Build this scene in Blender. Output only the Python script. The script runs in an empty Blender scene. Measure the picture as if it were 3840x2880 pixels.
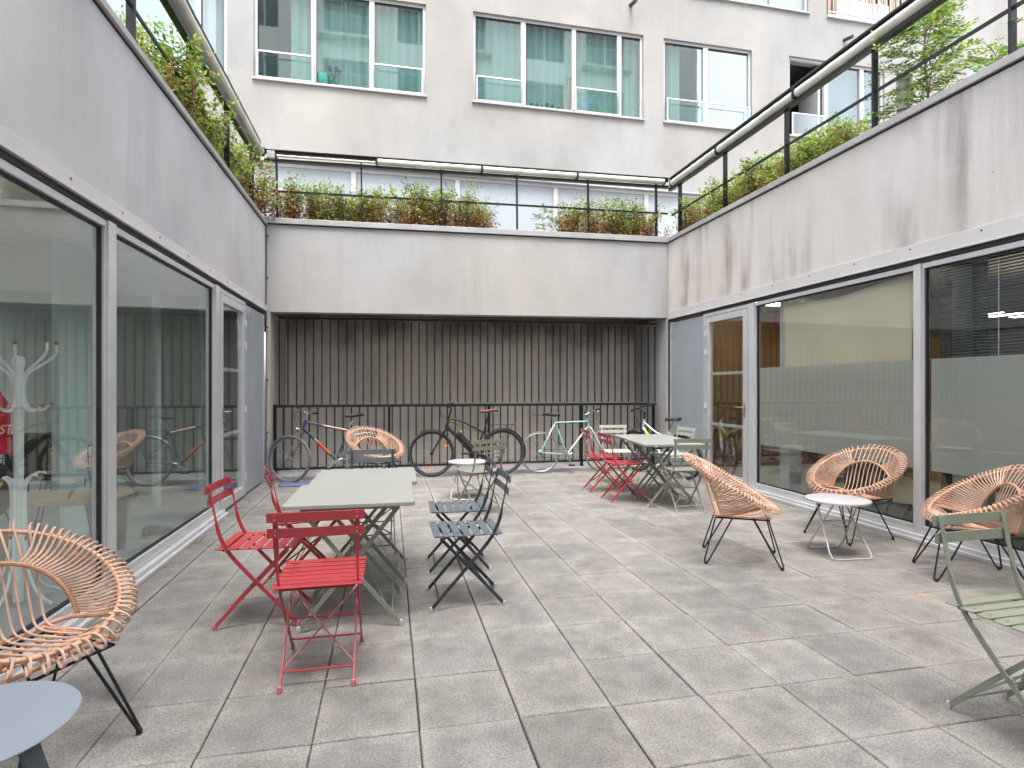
import bpy, math, random
from mathutils import Vector, Matrix
R = math.radians
random.seed(7)
scene = bpy.context.scene
COL = scene.collection

# ------------------------------------------------------------------ camera
cam = bpy.data.cameras.new("camera")
cam.sensor_width = 36.0
cam.lens = 36.0 * 2131.0 / 3840.0
cam.shift_y = 13.8 / 3840.0
cam.clip_start = 0.05
cam.clip_end = 500
camo = bpy.data.objects.new("camera", cam)
COL.objects.link(camo)
camo.location = (0, 0, 1.337)
camo.rotation_euler = (R(90), 0, -0.2129)
scene.camera = camo

# ------------------------------------------------------------------ world, sun, exposure
w = bpy.data.worlds.new("World")
scene.world = w
w.use_nodes = True
nt = w.node_tree
nt.nodes.clear()
sky = nt.nodes.new('ShaderNodeTexSky')
sky.sky_type = 'NISHITA'
sky.sun_disc = False
SUN_EL, SUN_ROT = R(70), R(188)
sky.sun_elevation = SUN_EL
sky.sun_rotation = SUN_ROT
sky.air_density = 1.0
sky.dust_density = 4.0
hsv = nt.nodes.new('ShaderNodeHueSaturation')
hsv.inputs['Saturation'].default_value = 0.30
bg = nt.nodes.new('ShaderNodeBackground')
bg.inputs['Strength'].default_value = 0.15
wo = nt.nodes.new('ShaderNodeOutputWorld')
nt.links.new(sky.outputs[0], hsv.inputs['Color'])
nt.links.new(hsv.outputs[0], bg.inputs['Color'])
nt.links.new(bg.outputs[0], wo.inputs['Surface'])

sl = bpy.data.lights.new("sun", 'SUN')
sl.energy = 0.6
sl.angle = R(22)
sl.color = (1.0, 0.965, 0.92)
so = bpy.data.objects.new("sun", sl)
COL.objects.link(so)
sd = Vector((math.sin(SUN_ROT) * math.cos(SUN_EL), math.cos(SUN_ROT) * math.cos(SUN_EL), math.sin(SUN_EL)))
so.rotation_euler = sd.to_track_quat('Z', 'Y').to_euler()

scene.view_settings.view_transform = 'Standard'
scene.view_settings.look = 'None'
scene.view_settings.gamma = 1.0
scene.view_settings.use_curve_mapping = False
scene.view_settings.exposure = 2.2
scene.cycles.use_denoising = True
scene.cycles.max_bounces = 10
scene.cycles.diffuse_bounces = 5
scene.cycles.glossy_bounces = 4
scene.cycles.transparent_max_bounces = 24
scene.cycles.caustics_reflective = False
scene.cycles.caustics_refractive = False
scene.cycles.sample_clamp_indirect = 6.0

# ------------------------------------------------------------------ materials
def new_mat(name):
    m = bpy.data.materials.new(name)
    m.use_nodes = True
    n = m.node_tree
    n.nodes.clear()
    out = n.nodes.new('ShaderNodeOutputMaterial')
    return m, n, out

def plain(name, col, rough=0.5, metal=0.0, var=0.06, scale=8.0, bump=0.0, bscale=60.0, coat=0.0, emit=None, es=0.0, rv=1.0):
    m, n, out = new_mat(name)
    b = n.nodes.new('ShaderNodeBsdfPrincipled')
    n.links.new(b.outputs[0], out.inputs['Surface'])
    b.inputs['Roughness'].default_value = rough
    b.inputs['Metallic'].default_value = metal
    b.inputs['Coat Weight'].default_value = coat
    tc = n.nodes.new('ShaderNodeTexCoord')
    no = n.nodes.new('ShaderNodeTexNoise')
    no.inputs['Scale'].default_value = scale
    no.inputs['Detail'].default_value = 4
    n.links.new(tc.outputs['Object'], no.inputs['Vector'])
    r = n.nodes.new('ShaderNodeMapRange')
    r.inputs['From Min'].default_value = 0.3
    r.inputs['From Max'].default_value = 0.7
    r.inputs['To Min'].default_value = 1 - var
    r.inputs['To Max'].default_value = 1 + var
    n.links.new(no.outputs['Fac'], r.inputs['Value'])
    n3 = n.nodes.new('ShaderNodeTexNoise')
    n3.inputs['Scale'].default_value = scale * 0.7
    n3.inputs['Detail'].default_value = 6
    n3.inputs['Roughness'].default_value = 0.7
    n.links.new(tc.outputs['Object'], n3.inputs['Vector'])
    r3 = n.nodes.new('ShaderNodeMapRange')
    r3.inputs['From Min'].default_value = 0.3
    r3.inputs['From Max'].default_value = 0.7
    r3.inputs['To Min'].default_value = max(0.05, rough - 0.10 * rv)
    r3.inputs['To Max'].default_value = min(1.0, rough + 0.14 * rv)
    n.links.new(n3.outputs['Fac'], r3.inputs['Value'])
    n.links.new(r3.outputs[0], b.inputs['Roughness'])
    mx = n.nodes.new('ShaderNodeMix')
    mx.data_type = 'RGBA'
    mx.blend_type = 'MULTIPLY'
    mx.inputs['Factor'].default_value = 1.0
    mx.inputs[6].default_value = (*col, 1)
    n.links.new(r.outputs[0], mx.inputs[7])
    n.links.new(mx.outputs[2], b.inputs['Base Color'])
    if bump:
        n2 = n.nodes.new('ShaderNodeTexNoise')
        n2.inputs['Scale'].default_value = bscale
        n2.inputs['Detail'].default_value = 5
        n.links.new(tc.outputs['Object'], n2.inputs['Vector'])
        bp = n.nodes.new('ShaderNodeBump')
        bp.inputs['Strength'].default_value = bump
        bp.inputs['Distance'].default_value = 0.01
        n.links.new(n2.outputs['Fac'], bp.inputs['Height'])
        n.links.new(bp.outputs[0], b.inputs['Normal'])
    if emit:
        b.inputs['Emission Color'].default_value = (*emit, 1)
        b.inputs['Emission Strength'].default_value = es
    return m

def ramp(n, pts):
    r = n.nodes.new('ShaderNodeValToRGB')
    e = r.color_ramp.elements
    e[0].position, e[0].color = pts[0][0], (*pts[0][1], 1)
    e[1].position, e[1].color = pts[-1][0], (*pts[-1][1], 1)
    for p, c in pts[1:-1]:
        q = e.new(p)
        q.color = (*c, 1)
    return r

def mul(n, a, b, fac=1.0, mode='MULTIPLY'):
    mx = n.nodes.new('ShaderNodeMix')
    mx.data_type = 'RGBA'
    mx.blend_type = mode
    if isinstance(fac, float):
        mx.inputs['Factor'].default_value = fac
    else:
        n.links.new(fac, mx.inputs['Factor'])
    for s, i in ((a, 6), (b, 7)):
        if isinstance(s, tuple):
            mx.inputs[i].default_value = (*s, 1)
        else:
            n.links.new(s, mx.inputs[i])
    return mx.outputs[2]

def concrete(name, col, dark=(0.30, 0.27, 0.25), streak=0.5, lo=0.55, hi=0.72, blotch=0.10, seed=0.0, zs=0.35, top=None):
    """cast render wall: fine grain, cloudy blotches, vertical water streaks (world z runs down the streaks)"""
    m, n, out = new_mat(name)
    b = n.nodes.new('ShaderNodeBsdfPrincipled')
    b.inputs['Roughness'].default_value = 0.88
    n.links.new(b.outputs[0], out.inputs['Surface'])
    tc = n.nodes.new('ShaderNodeTexCoord')
    def noise(scale, vec, detail=4, rough=0.55, off=0.0):
        mp = n.nodes.new('ShaderNodeMapping')
        mp.inputs['Scale'].default_value = vec
        mp.inputs['Location'].default_value = (seed + off, seed * 1.7 + off, off)
        n.links.new(tc.outputs['Object'], mp.inputs['Vector'])
        t = n.nodes.new('ShaderNodeTexNoise')
        t.inputs['Scale'].default_value = scale
        t.inputs['Detail'].default_value = detail
        t.inputs['Roughness'].default_value = rough
        n.links.new(mp.outputs[0], t.inputs['Vector'])
        return t.outputs['Fac']
    cloud = noise(0.8, (1, 1, 0.6), 5, 0.6)
    rc = ramp(n, [(0.3, (1 - blotch,) * 3), (0.7, (1 + blotch * 0.5,) * 3)])
    n.links.new(cloud, rc.inputs[0])
    c = mul(n, col, rc.outputs[0])
    tint = noise(0.45, (1, 1, 1), 2, 0.5, 9.0)
    rt = ramp(n, [(0.35, (1.03, 1.0, 0.97)), (0.65, (0.97, 0.99, 1.03))])
    n.links.new(tint, rt.inputs[0])
    c = mul(n, c, rt.outputs[0])
    st = noise(3.2, (1, 1, zs * 0.28), 6, 0.62, 3.0)
    rs = ramp(n, [(lo, (0, 0, 0)), (hi, (1, 1, 1))])
    n.links.new(st, rs.inputs[0])
    brk = noise(1.3, (1, 1, 0.5), 3, 0.6, 5.0)
    rb = ramp(n, [(0.38, (0, 0, 0)), (0.62, (1, 1, 1))])
    n.links.new(brk, rb.inputs[0])
    f = n.nodes.new('ShaderNodeMath')
    f.operation = 'MULTIPLY'
    n.links.new(rs.outputs[0], f.inputs[0])
    n.links.new(rb.outputs[0], f.inputs[1])
    f2 = n.nodes.new('ShaderNodeMath')
    f2.operation = 'MULTIPLY'
    n.links.new(f.outputs[0], f2.inputs[0])
    f2.inputs[1].default_value = streak
    c = mul(n, c, dark, f2.outputs[0], 'MIX')
    # fine narrow streaks
    fs = noise(9.0, (1, 1, 0.12), 4, 0.6, 7.0)
    rf = ramp(n, [(0.3, (0.985, 0.985, 0.985)), (0.7, (1.01, 1.01, 1.01))])
    n.links.new(fs, rf.inputs[0])
    c = mul(n, c, rf.outputs[0])
    gr = noise(70.0, (1, 1, 1), 3, 0.6, 2.0)
    rg = ramp(n, [(0.3, (0.95, 0.95, 0.95)), (0.7, (1.04, 1.04, 1.04))])
    n.links.new(gr, rg.inputs[0])
    c = mul(n, c, rg.outputs[0])
    # sparse small pits
    vo = n.nodes.new('ShaderNodeTexVoronoi')
    vo.inputs['Scale'].default_value = 3.3
    n.links.new(tc.outputs['Object'], vo.inputs['Vector'])
    rv = ramp(n, [(0.018, (0.45, 0.43, 0.42)), (0.03, (1, 1, 1))])
    n.links.new(vo.outputs['Distance'], rv.inputs[0])
    c = mul(n, c, rv.outputs[0])
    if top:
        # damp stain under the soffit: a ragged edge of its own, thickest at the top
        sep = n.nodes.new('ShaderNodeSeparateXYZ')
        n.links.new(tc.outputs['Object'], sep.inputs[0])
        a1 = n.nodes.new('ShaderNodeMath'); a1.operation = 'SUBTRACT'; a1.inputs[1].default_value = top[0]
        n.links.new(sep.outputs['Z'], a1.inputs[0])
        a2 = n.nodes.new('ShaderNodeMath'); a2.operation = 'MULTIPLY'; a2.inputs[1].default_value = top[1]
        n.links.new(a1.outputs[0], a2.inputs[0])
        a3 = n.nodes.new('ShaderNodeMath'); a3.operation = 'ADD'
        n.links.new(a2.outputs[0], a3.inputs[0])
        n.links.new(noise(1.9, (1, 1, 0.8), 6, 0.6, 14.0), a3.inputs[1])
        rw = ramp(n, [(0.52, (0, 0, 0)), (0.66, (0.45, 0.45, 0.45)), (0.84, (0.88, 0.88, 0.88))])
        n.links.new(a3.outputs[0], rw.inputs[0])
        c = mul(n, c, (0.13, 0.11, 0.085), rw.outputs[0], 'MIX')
    n.links.new(c, b.inputs['Base Color'])
    bp = n.nodes.new('ShaderNodeBump')
    bp.inputs['Strength'].default_value = 0.25
    bp.inputs['Distance'].default_value = 0.006
    n.links.new(gr, bp.inputs['Height'])
    bp2 = n.nodes.new('ShaderNodeBump')
    bp2.inputs['Strength'].default_value = 0.35
    bp2.inputs['Distance'].default_value = 0.03
    n.links.new(cloud, bp2.inputs['Height'])
    n.links.new(bp.outputs[0], bp2.inputs['Normal'])
    n.links.new(bp2.outputs[0], b.inputs['Normal'])
    return m

def glass(name, tint, refl=1.0, power=3.0, base=0.06):
    m, n, out = new_mat(name)
    tr = n.nodes.new('ShaderNodeBsdfTransparent')
    tr.inputs['Color'].default_value = (*tint, 1)
    gl = n.nodes.new('ShaderNodeBsdfGlossy')
    gl.inputs['Roughness'].default_value = 0.0
    gl.inputs['Color'].default_value = (0.93, 0.98, 0.97, 1)
    lw = n.nodes.new('ShaderNodeLayerWeight')
    lw.inputs['Blend'].default_value = 0.5
    pw = n.nodes.new('ShaderNodeMath')
    pw.operation = 'POWER'
    pw.inputs[1].default_value = power
    n.links.new(lw.outputs['Facing'], pw.inputs[0])
    mp = n.nodes.new('ShaderNodeMapRange')
    mp.inputs['To Min'].default_value = base
    mp.inputs['To Max'].default_value = refl
    n.links.new(pw.outputs[0], mp.inputs['Value'])
    tc = n.nodes.new('ShaderNodeTexCoord')
    nz = n.nodes.new('ShaderNodeTexNoise')
    nz.inputs['Scale'].default_value = 0.9
    n.links.new(tc.outputs['Object'], nz.inputs['Vector'])
    bp = n.nodes.new('ShaderNodeBump')
    bp.inputs['Strength'].default_value = 0.05
    bp.inputs['Distance'].default_value = 0.02
    n.links.new(nz.outputs['Fac'], bp.inputs['Height'])
    n.links.new(bp.outputs[0], gl.inputs['Normal'])
    mx = n.nodes.new('ShaderNodeMixShader')
    n.links.new(mp.outputs[0], mx.inputs[0])
    n.links.new(tr.outputs[0], mx.inputs[1])
    n.links.new(gl.outputs[0], mx.inputs[2])
    n.links.new(mx.outputs[0], out.inputs['Surface'])
    return m

def sheer(name, col, trans=0.35, rough=0.9):
    """thin cloth or frosted film: part see-through, part diffuse"""
    m, n, out = new_mat(name)
    tr = n.nodes.new('ShaderNodeBsdfTransparent')
    df = n.nodes.new('ShaderNodeBsdfDiffuse')
    df.inputs['Color'].default_value = (*col, 1)
    tl = n.nodes.new('ShaderNodeBsdfTranslucent')
    tl.inputs['Color'].default_value = (*col, 1)
    m1 = n.nodes.new('ShaderNodeMixShader')
    m1.inputs[0].default_value = 0.5
    n.links.new(df.outputs[0], m1.inputs[1])
    n.links.new(tl.outputs[0], m1.inputs[2])
    m2 = n.nodes.new('ShaderNodeMixShader')
    m2.inputs[0].default_value = trans
    n.links.new(m1.outputs[0], m2.inputs[1])
    n.links.new(tr.outputs[0], m2.inputs[2])
    n.links.new(m2.outputs[0], out.inputs['Surface'])
    return m

def paving_mat():
    m, n, out = new_mat('concrete_paver')
    b = n.nodes.new('ShaderNodeBsdfPrincipled')
    n.links.new(b.outputs[0], out.inputs['Surface'])
    tc = n.nodes.new('ShaderNodeTexCoord')
    at = n.nodes.new('ShaderNodeAttribute')
    at.attribute_name = 'tone'
    def noise(scale, detail=4, rough=0.55, vec=(1, 1, 1)):
        mp = n.nodes.new('ShaderNodeMapping')
        mp.inputs['Scale'].default_value = vec
        n.links.new(tc.outputs['Object'], mp.inputs['Vector'])
        t = n.nodes.new('ShaderNodeTexNoise')
        t.inputs['Scale'].default_value = scale
        t.inputs['Detail'].default_value = detail
        t.inputs['Roughness'].default_value = rough
        n.links.new(mp.outputs[0], t.inputs['Vector'])
        return t.outputs['Fac']
    c = mul(n, (0.216, 0.204, 0.188), at.outputs['Color'])
    bl = ramp(n, [(0.32, (0.76, 0.765, 0.77)), (0.5, (0.98, 0.98, 0.98)), (0.68, (1.12, 1.11, 1.10))])
    n.links.new(noise(1.1, 6, 0.65), bl.inputs[0])
    c = mul(n, c, bl.outputs[0])
    md = ramp(n, [(0.3, (0.76, 0.76, 0.76)), (0.7, (1.20, 1.20, 1.20))])
    n.links.new(noise(7.0, 6, 0.7), md.inputs[0])
    c = mul(n, c, md.outputs[0])
    ru = ramp(n, [(0.62, (0, 0, 0)), (0.76, (1, 1, 1))])
    n.links.new(noise(1.7, 3, 0.5), ru.inputs[0])
    ruf = n.nodes.new('ShaderNodeMath'); ruf.operation = 'MULTIPLY'; ruf.inputs[1].default_value = 0.38
    n.links.new(ru.outputs[0], ruf.inputs[0])
    c = mul(n, c, (0.36, 0.26, 0.17), ruf.outputs[0], 'MIX')
    sp = ramp(n, [(0.32, (0.55, 0.55, 0.55)), (0.5, (1.0, 1.0, 1.0)), (0.68, (1.45, 1.45, 1.45))])
    n.links.new(noise(110.0, 4, 0.75), sp.inputs[0])
    c = mul(n, c, sp.outputs[0])
    vo = n.nodes.new('ShaderNodeTexVoronoi')
    vo.inputs['Scale'].default_value = 9.0
    n.links.new(tc.outputs['Object'], vo.inputs['Vector'])
    rv = ramp(n, [(0.025, (1.5, 1.48, 1.45)), (0.05, (1, 1, 1))])
    n.links.new(vo.outputs['Distance'], rv.inputs[0])
    c = mul(n, c, rv.outputs[0])
    # pale lime bloom near the slab edges, ragged
    uv = n.nodes.new('ShaderNodeUVMap'); uv.uv_map = 'slab'
    sx = n.nodes.new('ShaderNodeSeparateXYZ')
    n.links.new(uv.outputs[0], sx.inputs[0])
    def mth(op, a_, b_=None):
        q = n.nodes.new('ShaderNodeMath'); q.operation = op
        for k_, v_ in ((0, a_), (1, b_)):
            if v_ is None: continue
            if isinstance(v_, (int, float)): q.inputs[k_].default_value = v_
            else: n.links.new(v_, q.inputs[k_])
        return q.outputs[0]
    ex = mth('ABSOLUTE', mth('SUBTRACT', sx.outputs['X'], 0.5))
    ey = mth('ABSOLUTE', mth('SUBTRACT', sx.outputs['Y'], 0.5))
    ed = mth('MAXIMUM', ex, ey)
    ed = mth('ADD', ed, mth('MULTIPLY', mth('SUBTRACT', noise(9.0, 5, 0.65), 0.5), 0.35))
    re_ = ramp(n, [(0.30, (0.90, 0.90, 0.90)), (0.42, (1.0, 1.0, 0.995)), (0.50, (1.10, 1.095, 1.08))])
    n.links.new(ed, re_.inputs[0])
    c = mul(n, c, re_.outputs[0])
    # dark damp patches
    dp = ramp(n, [(0.55, (1, 1, 1)), (0.70, (0.72, 0.71, 0.69))])
    n.links.new(noise(2.6, 7, 0.72), dp.inputs[0])
    c = mul(n, c, dp.outputs[0])
    n.links.new(c, b.inputs['Base Color'])
    rr = n.nodes.new('ShaderNodeMapRange')
    rr.inputs['To Min'].default_value = 0.55
    rr.inputs['To Max'].default_value = 0.85
    n.links.new(noise(2.0, 3), rr.inputs['Value'])
    n.links.new(rr.outputs[0], b.inputs['Roughness'])
    bp = n.nodes.new('ShaderNodeBump')
    bp.inputs['Strength'].default_value = 0.3
    bp.inputs['Distance'].default_value = 0.005
    n.links.new(noise(150.0, 3, 0.7), bp.inputs['Height'])
    n.links.new(bp.outputs[0], b.inputs['Normal'])
    return m

def wood_mat(name, a, bcol, axis_scale=(1, 1, 12), scale=3.0, rough=0.5):
    m, n, out = new_mat(name)
    b = n.nodes.new('ShaderNodeBsdfPrincipled')
    b.inputs['Roughness'].default_value = rough
    n.links.new(b.outputs[0], out.inputs['Surface'])
    tc = n.nodes.new('ShaderNodeTexCoord')
    mp = n.nodes.new('ShaderNodeMapping')
    mp.inputs['Scale'].default_value = axis_scale
    n.links.new(tc.outputs['Object'], mp.inputs['Vector'])
    t = n.nodes.new('ShaderNodeTexNoise')
    t.inputs['Scale'].default_value = scale
    t.inputs['Detail'].default_value = 5
    n.links.new(mp.outputs[0], t.inputs['Vector'])
    r = ramp(n, [(0.3, a), (0.7, bcol)])
    n.links.new(t.outputs['Fac'], r.inputs[0])
    n.links.new(r.outputs[0], b.inputs['Base Color'])
    return m

def leaf_mat(name, col, col2):
    m, n, out = new_mat(name)
    oi = n.nodes.new('ShaderNodeTexCoord')
    t = n.nodes.new('ShaderNodeTexNoise')
    t.inputs['Scale'].default_value = 11.0
    n.links.new(oi.outputs['Object'], t.inputs['Vector'])
    r = ramp(n, [(0.35, col), (0.65, col2)])
    n.links.new(t.outputs['Fac'], r.inputs[0])
    df = n.nodes.new('ShaderNodeBsdfPrincipled')
    df.inputs['Roughness'].default_value = 0.5
    n.links.new(r.outputs[0], df.inputs['Base Color'])
    tl = n.nodes.new('ShaderNodeBsdfTranslucent')
    n.links.new(r.outputs[0], tl.inputs['Color'])
    mx = n.nodes.new('ShaderNodeMixShader')
    mx.inputs[0].default_value = 0.45
    n.links.new(df.outputs[0], mx.inputs[1])
    n.links.new(tl.outputs[0], mx.inputs[2])
    n.links.new(mx.outputs[0], out.inputs['Surface'])
    return m

M = {}
M['wall_left'] = concrete('render_left', (0.53, 0.52, 0.52), (0.30, 0.28, 0.275), 0.55, 0.52, 0.78, 0.22, 1.0)
M['wall_right'] = concrete('render_right', (0.61, 0.57, 0.525), (0.25, 0.215, 0.20), 0.95, 0.46, 0.68, 0.18, 4.0, 0.30)
M['wall_back'] = concrete('render_back', (0.425, 0.415, 0.405), (0.27, 0.245, 0.225), 0.55, 0.52, 0.78, 0.18, 8.0)
M['facade'] = concrete('render_facade', (0.378, 0.368, 0.350), (0.25, 0.24, 0.23), 0.45, 0.50, 0.80, 0.20, 12.0, 0.7)
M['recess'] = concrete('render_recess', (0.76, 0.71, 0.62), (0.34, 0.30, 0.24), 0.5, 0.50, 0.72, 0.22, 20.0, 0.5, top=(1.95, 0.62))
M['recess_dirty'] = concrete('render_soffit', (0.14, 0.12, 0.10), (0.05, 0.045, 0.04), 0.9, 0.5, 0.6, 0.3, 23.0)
M['plinth'] = plain('plinth_concrete', (0.34, 0.33, 0.34), 0.85, 0, 0.15, 4, 0.2)
M['opposite'] = concrete('render_opposite', (0.85, 0.83, 0.80), (0.4, 0.38, 0.36), 0.3, 0.5, 0.8, 0.08, 31.0)
M['coping'] = plain('coping_metal', (0.42, 0.41, 0.405), 0.5, 0.3, 0.10, 3)
M['gap'] = plain('shadow_gap_shade', (0.03, 0.03, 0.03), 0.8)  # near-black colour stands in for the shade line under copings and bands
M['alu'] = plain('anodised_aluminium', (0.62, 0.62, 0.63), 0.38, 0.35, 0.05, 5)
M['alu_band'] = plain('aluminium_flashing', (0.64, 0.62, 0.61), 0.45, 0.25, 0.06, 2)
M['alu_white'] = plain('white_lacquered_frame', (0.56, 0.55, 0.555), 0.4, 0.1, 0.04, 4)
M['panel'] = plain('brushed_blue_grey_panel', (0.43, 0.475, 0.51), 0.34, 0.25, 0.07, 2.2)
M['gasket'] = plain('black_gasket', (0.015, 0.015, 0.017), 0.6)
M['paver'] = paving_mat()
M['joint'] = plain('paver_joint', (0.03, 0.027, 0.024), 0.95, 0, 0.2, 20)
M['black'] = plain('black_painted_steel', (0.008, 0.008, 0.010), 0.5, 0.2, 0.1, 10)
M['rail_black'] = plain('dark_painted_rail', (0.02, 0.021, 0.024), 0.35, 0.3, 0.15, 5)
M['cream'] = plain('weathered_cream_fabric', (0.60, 0.59, 0.52), 0.8, 0, 0.22, 2.0, 0.2, 30)
M['soil'] = plain('planter_soil', (0.07, 0.05, 0.035), 0.95, 0, 0.3, 12, 0.5, 30)
M['terrace'] = plain('terrace_slab', (0.40, 0.39, 0.38), 0.85, 0, 0.1, 3)
M['glass_left'] = glass('clear_greenish_glass', (0.965, 0.995, 0.99), 0.64, 3.0, 0.045)
M['glass_right'] = glass('clear_glass', (0.95, 0.985, 0.975), 0.85, 3.2, 0.04)
M['glass_facade'] = glass('teal_window_glass', (0.87, 0.985, 0.968), 0.8, 2.2, 0.18)
M['glass_guard'] = glass('guard_glass', (0.93, 0.985, 0.985), 0.8, 2.5, 0.07)
M['curtain'] = sheer('sheer_curtain', (0.86, 0.97, 0.955), 0.05)
M['curtain_white'] = sheer('white_net_curtain', (0.90, 0.93, 0.94), 0.05)
M['curtain_sky_tint'] = sheer('sky_reflection_tint', (0.26, 0.38, 0.45), 0.05)  # blue colour stands in for sky reflected in the panes
M['film'] = sheer('frosted_film', (0.66, 0.635, 0.60), 0.15)
M['sheet'] = sheer('beige_paper_sheet', (0.90, 0.82, 0.68), 0.02)
M['blind_white'] = plain('white_frosted_pane', (0.42, 0.46, 0.50), 0.25, 0, 0.04, 0.6)
M['blind_slat'] = plain('dark_blind_slat', (0.085, 0.09, 0.11), 0.45, 0.3)
M['inner_wall'] = plain('office_wall', (0.70, 0.76, 0.73), 0.8, 0, 0.05, 1)
M['pale_teal'] = plain('pale_teal_panel', (0.60, 0.74, 0.71), 0.5, 0, 0.04, 1)
M['inner_end'] = plain('grey_green_end_wall', (0.42, 0.47, 0.44), 0.7, 0, 0.05, 1)
M['inner_dark'] = plain('dark_partition', (0.10, 0.10, 0.095), 0.6, 0, 0.1, 2)
M['inner_floor'] = plain('office_floor', (0.42, 0.42, 0.40), 0.45, 0, 0.15, 2)
M['inner_ceiling'] = plain('office_ceiling', (0.75, 0.75, 0.73), 0.8)
M['ceiling_dark'] = plain('dark_ceiling', (0.06, 0.055, 0.05), 0.8)
M['room_dark'] = plain('dark_room', (0.13, 0.15, 0.155), 0.8)
M['wood_wall'] = wood_mat('orange_wood_panelling', (0.20, 0.098, 0.030), (0.29, 0.15, 0.050), (6, 6, 0.5), 4.0, 0.45)
M['wood_end'] = wood_mat('wood_end_panelling', (0.15, 0.075, 0.024), (0.22, 0.115, 0.04), (6, 6, 0.5), 4.0, 0.45)
M['wood_top'] = wood_mat('oak_tabletop', (0.38, 0.27, 0.15), (0.50, 0.37, 0.22), (2, 14, 14), 2.0, 0.5)
M['charcoal'] = plain('charcoal_steel', (0.055, 0.06, 0.063), 0.5, 0.2)
M['lamp_on'] = plain('lit_lamp_panel', (0.9, 0.85, 0.75), 0.5, emit=(1.0, 0.86, 0.66), es=8.0)
M['red'] = plain('red_lacquer', (0.38, 0.035, 0.045), 0.36, 0, 0.09, 12, 0.05, 200, 0.4)
M['slate'] = plain('slate_blue_lacquer', (0.095, 0.115, 0.135), 0.42, 0, 0.07, 12, 0.05, 200, 0.15)
M['slate_leg'] = plain('dark_anthracite_lacquer', (0.03, 0.036, 0.045), 0.4, 0.1, 0.08, 12)
M['sage'] = plain('sage_green_lacquer', (0.22, 0.235, 0.18), 0.42, 0, 0.06, 12, 0.05, 200, 0.1)
M['sage_dark'] = plain('olive_lacquer', (0.12, 0.125, 0.085), 0.42, 0, 0.06, 12)
M['sage_light'] = plain('pale_sage_lacquer', (0.42, 0.43, 0.37), 0.45, 0, 0.06, 12)
M['table_top'] = plain('pale_sage_table_paint', (0.285, 0.29, 0.265), 0.36, 0, 0.05, 3, 0.03, 120, rv=0.25)
M['cap_grey'] = plain('grey_foot_plastic', (0.42, 0.41, 0.40), 0.5)
M['cap_red'] = plain('pink_foot_plastic', (0.50, 0.16, 0.17), 0.5)
M['rattan'] = plain('salmon_rattan', (0.58, 0.375, 0.28), 0.42, 0, 0.20, 9, 0.15, 80, 0.1)
M['rattan_dark'] = plain('binding_rattan', (0.54, 0.30, 0.19), 0.45, 0, 0.22, 14, 0.3, 120)
M['white_top'] = plain('white_table_paint', (0.41, 0.40, 0.41), 0.38, 0, 0.04, 4, rv=0.3)
M['white_wire'] = plain('off_white_wire', (0.50, 0.45, 0.43), 0.4, 0.1)
M['bluegrey'] = plain('blue_grey_table_paint', (0.205, 0.235, 0.275), 0.42, 0, 0.03, 4, rv=0.3)
M['bluegrey_leg'] = plain('dark_blue_grey_paint', (0.10, 0.12, 0.145), 0.42, 0, 0.05, 6)
M['mint'] = plain('mint_white_lacquer', (0.88, 0.93, 0.90), 0.35, 0, 0.03, 5)
M['knob'] = plain('wooden_knob', (0.38, 0.20, 0.10), 0.5)
M['bag_red'] = plain('red_bag_cloth', (0.80, 0.02, 0.06), 0.55, 0, 0.2, 6, 0.4, 12)
M['white'] = plain('white_print', (0.8, 0.78, 0.76), 0.6)
M['tyre'] = plain('tyre_rubber', (0.035, 0.035, 0.037), 0.8, 0, 0.15, 20)
M['tyre_grey'] = plain('dusty_tyre', (0.13, 0.135, 0.14), 0.8, 0, 0.15, 20)
M['tyre_pale'] = plain('pale_tyre', (0.17, 0.16, 0.145), 0.8, 0, 0.1, 20)
M['rim_black'] = plain('black_rim', (0.02, 0.02, 0.02), 0.35, 0.5)
M['silver'] = plain('silver_alloy', (0.34, 0.345, 0.35), 0.38, 0.7, 0.1, 10)
M['spoke'] = plain('steel_spoke', (0.22, 0.22, 0.22), 0.5, 0.4)
M['bike_black'] = plain('black_bike_paint', (0.015, 0.016, 0.018), 0.3, 0.1, 0.1, 8, coat=0.4)
M['bike_blue'] = plain('dark_blue_bike_paint', (0.025, 0.04, 0.09), 0.3, 0.2, 0.1, 8, coat=0.4)
M['bike_orange'] = plain('orange_red_bike_paint', (0.46, 0.075, 0.035), 0.35, 0.1, 0.1, 8, coat=0.4)
M['bike_pink'] = plain('pale_pink_bike_paint', (0.60, 0.36, 0.32), 0.35, 0.1, 0.1, 8, coat=0.4)
M['bike_mint'] = plain('mint_bike_paint', (0.30, 0.52, 0.45), 0.35, 0.1, 0.06, 8, coat=0.4)
M['bike_white'] = plain('white_bike_paint', (0.70, 0.70, 0.66), 0.35, 0.1, 0.05, 8, coat=0.4)
M['bike_lime'] = plain('lime_bike_paint', (0.62, 0.80, 0.03), 0.4, 0, 0.05, 8)
M['grip_red'] = plain('brownish_pink_rubber', (0.19, 0.075, 0.07), 0.6)
M['reflector'] = plain('orange_reflector', (0.85, 0.22, 0.01), 0.3)
M['saddle_black'] = plain('black_saddle', (0.03, 0.032, 0.038), 0.5)
M['wood_chair_black'] = plain('black_wire', (0.01, 0.01, 0.012), 0.4)
M['balc_wood'] = wood_mat('timber_balcony_slat', (0.42, 0.27, 0.16), (0.58, 0.40, 0.26), (8, 8, 0.6), 4.0, 0.6)
M['leaf_a'] = leaf_mat('fresh_green_leaf', (0.28, 0.42, 0.06), (0.47, 0.60, 0.13))
M['leaf_b'] = leaf_mat('deep_green_leaf', (0.09, 0.19, 0.03), (0.18, 0.30, 0.055))
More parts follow.
